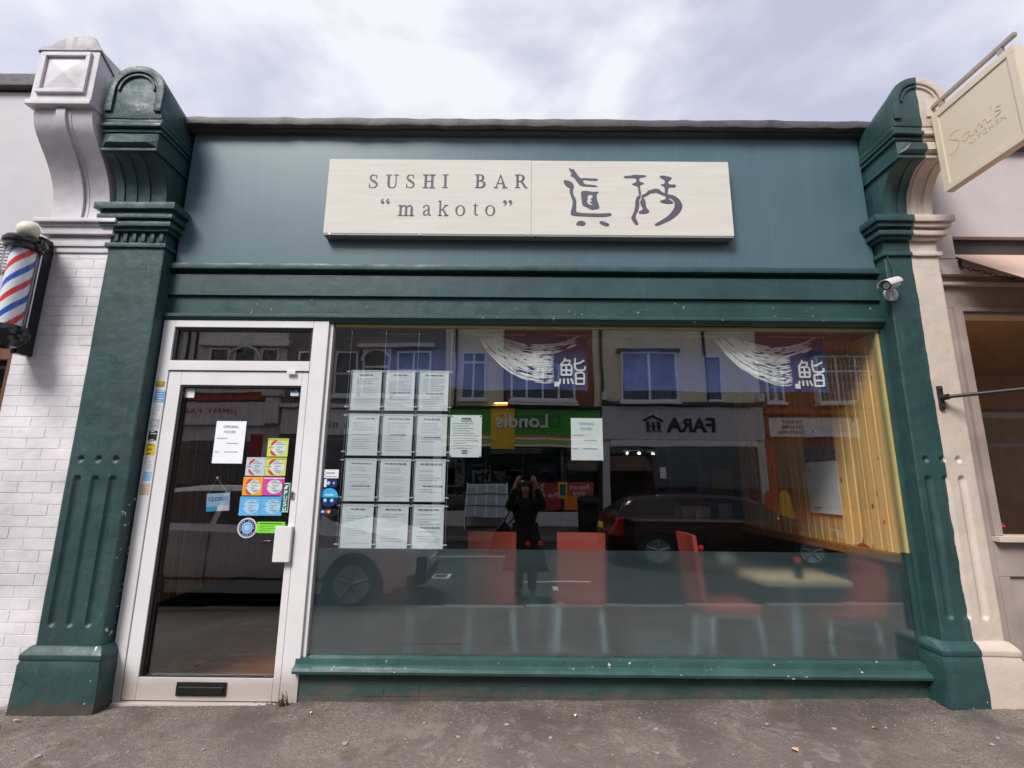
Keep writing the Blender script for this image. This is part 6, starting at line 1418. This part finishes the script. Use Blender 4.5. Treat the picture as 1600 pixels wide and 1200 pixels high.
smallbox('window_card', 'white notice card in the grey fascia shop window', 'card', 4.98, 5.18, FY-0.042, FY-0.03, 1.55, 1.95, 'far_white')
for i, (z0, z1) in enumerate(((1.1, 1.42), (1.46, 1.8), (0.75, 1.06))): smallbox('shop_parcel', ['upper', 'topmost', 'lowest'][i] + ' pale parcel stacked beside the ochre board', 'parcel', 6.45, 6.75, FY-0.6, FY-0.4, z0, z1, 'far_stone')
smallbox('gift_box', 'small red box with white edge in the grey fascia shop window', 'box', 4.62, 4.86, FY-0.5, FY-0.3, 0.85, 1.45, 'far_red')
def bust(x, y, z, label, mat):
    t = thing('dressmaker_bust', label, 'mannequin', (x, y, z)); MB().lathe([(0.05, 0.0), (0.16, 0.05), (0.19, 0.25), (0.15, 0.42), (0.20, 0.62), (0.17, 0.74), (0.06, 0.80), (0.055, 0.9), (0.001, 0.92)], (x, y, z+0.75), 'z', 16).build('torso', mat, t, smooth=50); MB().tube([(x, y, z+0.01), (x, y, z+0.76)], 0.02, 8).build('stand', 'far_black', t); MB().lathe([(0.2, 0), (0.2, 0.02), (0.02, 0.04)], (x, y, z), 'z', 16).build('base', 'far_black', t)
bust(8.0, FY-0.55, -0.03, 'pale dressmaker bust in the grey fascia shop window', 'garment_white')
# E: brick house with charity banner
Eb = thing('shop_house', 'red brick terraced house with lattice windows and white boutique banner', 'house', (11.5, FY, -0.06))
far_shell(Eb, 8.62, 14.5, 'red_brick', 7.6, 2.75, 'shop_inside_warm', pier=0.3, pm='far_redpaint')
fb(8.79, 11.9, 0.0, 0.08, 3.03, 3.68).build('banner', 'far_white', Eb); fb(8.64, 14.5, 0.0, 0.2, 3.80, 3.92).build('cornice', 'far_redpaint', Eb)
for i, s in enumerate(('THE FIGHT', 'FOR HOME', 'STARTS HERE')): far_text(Eb, s, 9.55 if i < 2 else 9.5, 3.53-i*0.175, 0.72 if i < 2 else 0.88, 0.12, 0.083, 'far_black', 0.004, bold=0.02)
far_text(Eb, 'Boutique', 11.15, 3.30, 1.25, 0.28, 0.083, 'far_grey', 0.004)
shop_glass(Eb, 8.95, 14.2, 0.6, 2.75); fb(8.93, 14.2, -0.12, -0.02, -0.05, 0.59).build('stall_riser', 'far_redpaint', Eb)
for a in (9.35, 10.15): fb(a, a+0.09, -0.11, -0.055, -0.05, 2.74).build('door_post', 'dark_wood', Eb)
far_window(Eb, 8.80, 9.40, 4.18, 5.5, 2, 0.7, 'far_white', False, lattice=True); far_window(Eb, 10.45, 12.5, 4.16, 5.85, 3, 0.66, 'far_white', False, proud=0.25, lattice=True); fb(10.3, 12.65, 0, 0.4, 5.855, 5.98).build('bay_roof', 'slate_roof', Eb)
def coat(x, z, label, mat):
    t = thing('hanging_garment', label, 'garment', (x, FY+0.15, z))
    MB().grid(16, 6, lambda u, v: (x+(0.30-0.16*v)*math.cos(2*PI*u)*(1 if v < .9 else .5), FY+0.15+0.09*math.sin(2*PI*u), z+0.85*v)).build('cloth', mat, t, smooth=60); MB().tube([(x, FY+0.15, z+0.84), (x, FY+0.15, z+0.95), (x, FY+0.02, z+0.98)], 0.008, 6).build('hook', 'chrome', t)
coat(8.55, 0.35, 'red garment hung between the two shop windows across the road', 'garment_red'); coat(9.0, 0.35, 'yellow garment hung beside the red one across the road', 'garment_yellow')
# more of the terrace either way
Fb = thing('shop_house', 'cream terraced house beyond the brick one at the far right of the reflection', 'house', (18, FY, -0.06)); far_shell(Fb, 14.52, 22, 'pale_lilac_render', 7.5, 2.75); fb(14.6, 21.9, 0, 0.1, 2.9, 3.7).build('fascia', 'far_green_dark', Fb); shop_glass(Fb, 14.8, 21.7, 0.5, 2.75); [far_window(Fb, x, x+1.1, 4.4, 6.0, 2, 0.5) for x in (15.4, 17.8, 20.0)]
Gb = thing('shop_house', 'brick terraced house at the far left of the reflection beyond the grey shop', 'house', (-20, FY, -0.06)); far_shell(Gb, -24, -16.02, 'red_brick', 7.6, 2.75); fb(-23.9, -16.1, 0, 0.1, 2.9, 3.7).build('fascia', 'far_stone', Gb); shop_glass(Gb, -23.7, -16.3, 0.5, 2.75); [far_window(Gb, x, x+1.1, 4.4, 6.0, 2, 0.5) for x in (-23, -20.6, -18.2)]

# ------------------------------------------------------------------ cars
def lerp_tab(tab, x):
    if x <= tab[0][0]: return tab[0][1]
    for (a, p), (b, q) in zip(tab, tab[1:]):
        if x <= b: t = (x-a)/(b-a); t = t*t*(3-2*t)*0.4+t*0.6; return p+(q-p)*t
    return tab[-1][1]
def car(label, loc, rz, paint, zoff=0.0):
    t = thing('parked_car', label, 'car', loc, rz, 'cars parked in the street')
    top = [(-2.12, .72), (-2.09, .98), (-1.98, 1.08), (-1.62, 1.39), (-1.0, 1.455), (0, 1.46), (.4, 1.41), (1.12, .985), (1.3, .95), (1.85, .83), (2.06, .70), (2.13, .52)]
    belt = [(-2.12, .66), (-1.95, .97), (-1.0, .95), (1.0, .90), (1.3, .89), (1.85, .77), (2.08, .62), (2.13, .46)]
    hw = [(-2.12, .66), (-1.95, .80), (-1.5, .87), (-.8, .89), (.9, .89), (1.6, .86), (1.95, .76), (2.13, .52)]
    bk = {k: MB() for k in ('body', 'side_window', 'windscreen', 'headlight', 'tail_light', 'trim')}
    n = 120; xs = [-2.12+4.25*i/n for i in range(n+1)]
    def sect(x):
        w_, zt, zbelt = lerp_tab(hw, x), lerp_tab(top, x), lerp_tab(belt, x); zbelt = min(zbelt, zt-0.02)
        zb = 0.20 + (0.06 if abs(x) > 1.95 else 0)
        for xw in (-1.32, 1.30):
            if abs(x-xw) < 0.355: zb = max(zb, 0.31+math.sqrt(max(0, 0.355**2-(x-xw)**2)))
        gh = -2.0 < x < 1.12
        wr = w_*0.60 + (0.0 if not gh else 0) if (zt-zbelt) > 0.3 else w_*0.97-0.40*(zt-zbelt)-0.02
        wr = w_*0.93-0.62*(zt-zbelt)*0.95; zb = min(zb, zbelt-0.05)
        P = [(w_*0.955, zb), (w_*0.985, max(zb+0.005, 0.40)), (w_*1.0, max(zb+0.02, 0.60)), (w_*0.985, zbelt-0.03), (w_*0.95, zbelt), (w_*0.945-0.62*(zt-zbelt)*0.09, zbelt+(zt-zbelt)*0.10), (wr+0.03, zbelt+(zt-zbelt)*0.86), (wr-0.04, zt-0.014), (wr*0.5, zt-0.003), (0, zt)]
        return P
    S = [sect(x) for x in xs]; m = len(S[0])
    for sgn in (1, -1):
        for i in range(n):
            xm = (xs[i]+xs[i+1])/2
            for j in range(m-1):
                k = 'body'
                if j == 5 and -1.52 < xm < 0.82 and not (-0.52 < xm < -0.44) and (0.86*(1.12-xm) > 0.1): k = 'side_window'
                if j >= 7 and 0.44 < xm < 1.08: k = 'windscreen'
                if j in (6,) and 0.44 < xm < 1.0: k = 'trim'
                if j >= 7 and -1.96 < xm < -1.66: k = 'windscreen'
                if j in (2, 3) and 1.70 < xm < 2.02 : k = 'headlight' if j == 3 or xm > 1.8 else 'body'
                if j in (2, 3) and xm < -1.86: k = 'tail_light'
                if j in (0,) and not (-1.9 < xm < 1.9): k = 'trim'
                if j in (1,) and xm > 2.02: k = 'trim'
                a, b = S[i][j], S[i][j+1]; c, d = S[i+1][j+1], S[i+1][j]
                q = [(xs[i], sgn*a[0], a[1]), (xs[i], sgn*b[0], b[1]), (xs[i+1], sgn*c[0], c[1]), (xs[i+1], sgn*d[0], d[1])]
                bk[k].add(q, [(0, 1, 2, 3)])
    for i, x in ((0, xs[0]), (n, xs[n])):
        P = S[i]; poly = [(x, p[0], p[1]) for p in P] + [(x, -p[0], p[1]) for p in P[-2::-1]]
        bk['body'].add(poly, [tuple(range(len(poly)))])
    mats = {'body': paint, 'side_window': 'car_glass', 'windscreen': 'car_glass', 'headlight': 'lamp_lens', 'tail_light': 'lamp_red', 'trim': 'black_plastic'}
    objs = {}
    for k, v in bk.items():
        me = bpy.data.meshes.new(k); me.from_pydata(v.v, [], v.f); bm = bmesh.new(); bm.from_mesh(me); bmesh.ops.remove_doubles(bm, verts=bm.verts, dist=0.0005); bmesh.ops.recalc_face_normals(bm, faces=bm.faces); bm.to_mesh(me); bm.free()
        objs[k] = mkobj(k, me, mats[k], t, 30, True)
    MB().box(-1.95, 1.95, -0.78, 0.78, 0.19, 0.26).build('underbody', 'tyre', t, local=True)
    MB().box(-1.7, 1.0, -0.70, 0.70, 0.27, 0.92).build('cabin', 'shop_inside', t, local=True)
    for xw in (-1.32, 1.30):
        for s in (-1, 1):
            wo = MB().lathe([(0.20, -0.1), (0.30, -0.105), (0.318, -0.08), (0.318, 0.08), (0.30, 0.105), (0.20, 0.1)], (xw, s*0.775, 0.318), 'y', 32).build('wheel', 'tyre', t, smooth=30, local=True)
            rim = MB().lathe([(0.215, 0.0), (0.215, 0.02), (0.19, 0.012)], (xw, s*0.775 + (0.09 if s > 0 else -0.11), 0.318), 'y', 28)
            for q in range(5):
                a = 2*PI*q/5+0.3; rim.tube([(xw, s*0.875, 0.318), (xw+0.2*math.cos(a), s*0.885, 0.318+0.2*math.sin(a))], [0.035, 0.02], 6)
            rim.build('rim', 'alloy', wo, smooth=40, local=True)
    for s in (-1, 1):
        for xh in (-0.62, 0.25): MB().tube([(xh-0.09, s*0.905, 0.80), (xh-0.05, s*0.925, 0.805), (xh+0.07, s*0.925, 0.805), (xh+0.10, s*0.905, 0.80)], 0.014, 8).build('door_handle', 'alloy' if paint == 'car_grey' else paint, t, smooth=40, local=True)
        for xh in (-0.48, 0.86): MB().box(xh, xh+0.006, s*0.889-0.006, s*0.889+0.006, 0.30, 0.90).build('door_seam', 'black_plastic', t, local=True)
        MB().box(-1.0, 1.0, s*0.893-0.006, s*0.893+0.008, 0.36, 0.385).build('sill_trim', 'black_plastic', t, local=True)
        MB().lathe([(0.001, -0.07), (0.05, -0.06), (0.07, 0.0), (0.05, 0.07), (0.001, 0.08)], (0.72, s*1.0, 0.98), 'y', 14).build('mirror', paint, t, smooth=50, local=True)
    MB().box(2.06, 2.14, -0.42, 0.42, 0.28, 0.42).build('grille', 'black_plastic', t, bevel=0.02, local=True); MB().box(2.135, 2.15, -0.26, 0.26, 0.44, 0.55).build('number_plate', 'far_white', t, local=True); MB().box(-2.15, -2.125, -0.26, 0.26, 0.70, 0.81).build('number_plate', 'far_yellow', t, local=True)
    return t
car('dark grey hatchback parked at the near kerb, reflected in the door glass', (-3.22, -3.68, -0.15), 0.0, 'car_grey')
car('dark red hatchback in the road, reflected low in the window', (4.25, -7.25, -0.15), 0.0, 'car_red').scale = (1.12, 1.0, 0.91)

# ------------------------------------------------------------------ the photographer, standing in the parking bay behind the camera
def skin_mesh(name, joints, edges, root, sub=2):
    me = bpy.data.meshes.new(name); keys = list(joints); ix = {k: i for i, k in enumerate(keys)}
    me.from_pydata([joints[k][0] for k in keys], [(ix[a], ix[b]) for a, b in edges], [])
    o = bpy.data.objects.new('tmp', me); COL.objects.link(o)
    md = o.modifiers.new('s', 'SKIN'); md.use_smooth_shade = True
    for i, k in enumerate(keys):
        r_ = joints[k][1]; sv = me.skin_vertices[0].data[i]; sv.radius = (r_, r_) if isinstance(r_, (int, float)) else r_; sv.use_root = (k == root)
    o.modifiers.new('d', 'SUBSURF').levels = sub
    bpy.context.view_layer.update()
    r2 = bpy.data.meshes.new_from_object(o.evaluated_get(bpy.context.evaluated_depsgraph_get())); bpy.data.objects.remove(o); r2.name = name
    for p in r2.polygons: p.use_smooth = True
    return r2
px_, py_ = 0.18, -3.78
pe = thing('person', 'person in a long dark coat photographing the shop with both hands raised', 'person', (px_, py_, -0.15))
J = {}; E_ = []
def j(k, x, y, z, r_): J[k] = ((px_+x, py_+y, z), r_)
j('pelvis', 0, 0, .70, .13); j('waist', 0, 0, .86, .11); j('chest', 0, 0, 1.03, .125); j('neck0', 0, 0, 1.14, .06); j('neck', 0, .005, 1.185, .048)
j('chin', 0, .03, 1.225, .05); j('face', 0, .022, 1.285, .072); j('brow', 0, .012, 1.34, .078); j('crown', 0, 0, 1.40, .05)
E_ += [('pelvis', 'waist'), ('waist', 'chest'), ('chest', 'neck0'), ('neck0', 'neck'), ('neck', 'chin'), ('chin', 'face'), ('face', 'brow'), ('brow', 'crown')]
j('nose', 0, .115, 1.278, .010); E_.append(('face', 'nose'))
for s, n_ in ((-1, 'l'), (1, 'r')):
    j('sh'+n_, s*.155, 0, 1.09, .06); j('el'+n_, s*.23, .15, 1.04, .042); j('wr'+n_, s*.135, .285, 1.37, .026); j('pa'+n_, s*.118, .30, 1.425, .030)
    E_ += [('chest', 'sh'+n_), ('sh'+n_, 'el'+n_), ('el'+n_, 'wr'+n_), ('wr'+n_, 'pa'+n_)]
    for f, (dx, dz, l) in enumerate(((-.030, .028, .045), (-.022, .036, .05), (-.014, .038, .046), (-.008, .034, .038))):
        bx_, by_, bz_ = s*(.118), .305+0.008*f, 1.44-0.016*f
        j(f'f{n_}{f}a', bx_-s*.008, by_+.012, bz_+.022, .0085); j(f'f{n_}{f}b', bx_-s*.032, by_+.018, bz_+.030, .008); j(f'f{n_}{f}c', bx_-s*.052, by_+.010, bz_+.024, .0065)
        E_ += [('pa'+n_, f'f{n_}{f}a'), (f'f{n_}{f}a', f'f{n_}{f}b'), (f'f{n_}{f}b', f'f{n_}{f}c')]
    j('th'+n_+'a', s*.09, .285, 1.40, .010); j('th'+n_+'b', s*.062, .282, 1.41, .0085); E_ += [('pa'+n_, 'th'+n_+'a'), ('th'+n_+'a', 'th'+n_+'b')]
    j('hip'+n_, s*.085, 0, .62, .085); j('kn'+n_, s*.09, .01, .28, .055); j('an'+n_, s*.095, -.01, -.07, .035); j('toe'+n_, s*.11, .13, -.115, .03)
    E_ += [('pelvis', 'hip'+n_), ('hip'+n_, 'kn'+n_), ('kn'+n_, 'an'+n_), ('an'+n_, 'toe'+n_)]
mkobj('body', skin_mesh('body', J, E_, 'pelvis', 1), 'skin', pe)
Kk = {}; E2 = []
def k2(k, x, y, z, r_): Kk[k] = ((px_+x, py_+y, z), r_)
k2('p', 0, 0, .70, .165); k2('w', 0, 0, .86, .15); k2('c', 0, 0, 1.03, .155); k2('n', 0, -.005, 1.165, .085)
E2 += [('p', 'w'), ('w', 'c'), ('c', 'n')]
for s, n_ in ((-1, 'l'), (1, 'r')):
    k2('s'+n_, s*.155, 0, 1.10, .095); k2('e'+n_, s*.235, .15, 1.04, .070); k2('h'+n_, s*.15, .272, 1.315, .050); E2 += [('c', 's'+n_), ('s'+n_, 'e'+n_), ('e'+n_, 'h'+n_)]
mkobj('coat', skin_mesh('coat', Kk, E2, 'p', 1), 'coat_black', pe)
MB().grid(28, 10, lambda u, v: (px_+(0.17+0.15*(1-v)**1.2+0.012*math.sin(u*44))*math.cos(2*PI*u), py_+(0.14+0.10*(1-v)+0.012*math.sin(u*44))*math.sin(2*PI*u), 0.20+0.62*v)).build('coat_skirt', 'coat_black', pe, smooth=60)
for s in (-1, 1): MB().tube([(px_+s*.085, py_, .60), (px_+s*.09, py_+.005, .28), (px_+s*.095, py_-.01, -.05)], [.10, .075, .06], 14).build('trouser_leg', 'coat_black', pe, smooth=50); MB().box(px_+s*.10-.045, px_+s*.10+.045, py_-.07, py_+.17, -.15, -.06).build('shoe', 'black_plastic', pe, bevel=0.03)
# hair: cap and falling sides
def hairfn(u, v):
    a = -PI*0.10 + PI*1.20*u + PI; ph = v
    r_ = 0.088+0.018*math.sin(PI*min(1, v*1.2)) + 0.007*math.sin(u*60)*v
    if v < 0.4: z = 1.405-(v/0.4)**1.6*0.09+0.02; rr = r_*math.sin(min(1, v/0.4)*PI/2)
    else: z = 1.335-(v-0.4)/0.6*0.30; rr = r_+0.02*(v-0.4)
    return (px_+rr*math.cos(a), py_+0.005+rr*1.08*math.sin(a), z)
m = MB().grid(40, 16, hairfn); k = len(m.v); m.v += [(px_+(a-px_)*0.93, py_+(b-py_)*0.93, c-0.004) for a, b, c in m.v]; m.f += [tuple(i+k for i in f[::-1]) for f in m.f]; m.build('hair', 'hair_dark', pe, smooth=70)
MB().lathe([(0.001, .105), (0.05, .10), (0.083, .06), (0.09, .02), (0.088, -.005)], (px_, py_-0.004, 1.325), 'z', 24).build('hair_crown', 'hair_dark', pe, smooth=60)
for s in (-1, 1):
    MB().lathe([(0.001, .012), (.006, .010), (.011, .0), (.006, -.010), (.001, -.012)], (px_+s*.030, py_+.088, 1.303), 'z', 10).build('eye', 'eye_white', pe, smooth=60); MB().lathe([(.001, .006), (.006, .0), (.001, -.006)], (px_+s*.030, py_+.099, 1.303), 'z', 10).build('iris', 'hair_dark', pe, smooth=60)
    MB().tube([(px_+s*.014, py_+.096, 1.322), (px_+s*.032, py_+.097, 1.328), (px_+s*.050, py_+.084, 1.321)], .004, 6).build('eyebrow', 'hair_dark', pe)
    MB().lathe([(.001, .022), (.008, .016), (.011, 0), (.007, -.018), (.001, -.022)], (px_+s*.080, py_+.012, 1.285), 'z', 10).build('ear', 'skin', pe, smooth=60)
MB().tube([(px_-.024, py_+.080, 1.244), (px_, py_+.090, 1.240), (px_+.024, py_+.080, 1.244)], [.003, .006, .003], 8).build('mouth', 'lips', pe, smooth=60)
MB().tube([(px_-.02, py_+.155, 1.10), (px_-.12, py_+.15, .95), (px_-.24, py_+.10, .80)], .012, 6).build('bag_strap', 'black_plastic', pe)
hbg = thing('shoulder_bag', 'large dark shoulder bag at the photographer\'s hip', 'bag', (px_-.33, py_, .42)); MB().prism([(px_-.52, .40), (px_-.20, .38), (px_-.20, .74), (px_-.30, .86), (px_-.44, .70)], py_-.06, py_+.10, 'y').build('bag_body', 'coat_black', hbg, bevel=0.03); MB().tube([(px_-.30, py_+.02, .84), (px_-.22, py_+.05, .98), (px_-.14, py_+.08, 1.15)], .012, 6).build('handle', 'black_plastic', hbg)
phn = thing('phone', 'black mobile phone held up in both hands by the photographer', 'phone', (px_, -3.47, 1.412)); MB().box(px_-.078, px_+.078, -3.478, -3.469, 1.412, 1.486).build('case', 'black_enamel', phn, bevel=0.004)
for x in (-.06, -.045): MB().lathe([(0.001, -3.4655), (0.006, -3.466), (0.007, -3.4688)], (px_+x, 0, 1.47), 'y', 12).build('lens', 'grey_plastic', phn)
# a weed in the door corner
wd_ = thing('weed_clump', 'dry weed clump at the foot of the door frame', 'weed', (-1.40, -0.07, 0.0)); rw = random.Random(6)
for i in range(16):
    a = rw.uniform(0, 2*PI); r_ = rw.uniform(.01, .05); h = rw.uniform(.02, .09); x, y = -1.40+rw.uniform(-.03, .03), -0.075+rw.uniform(-.02, .01)
    MB().tube([(x, y, pz(x)-0.002), (x+r_*.4*math.cos(a), y-abs(r_*.3*math.sin(a)), h*.6+pz(x)), (x+r_*math.cos(a), y-abs(r_*.6*math.sin(a)), h+pz(x))], [.003, .0025, .001], 5).build('stalk', 'weed', wd_)
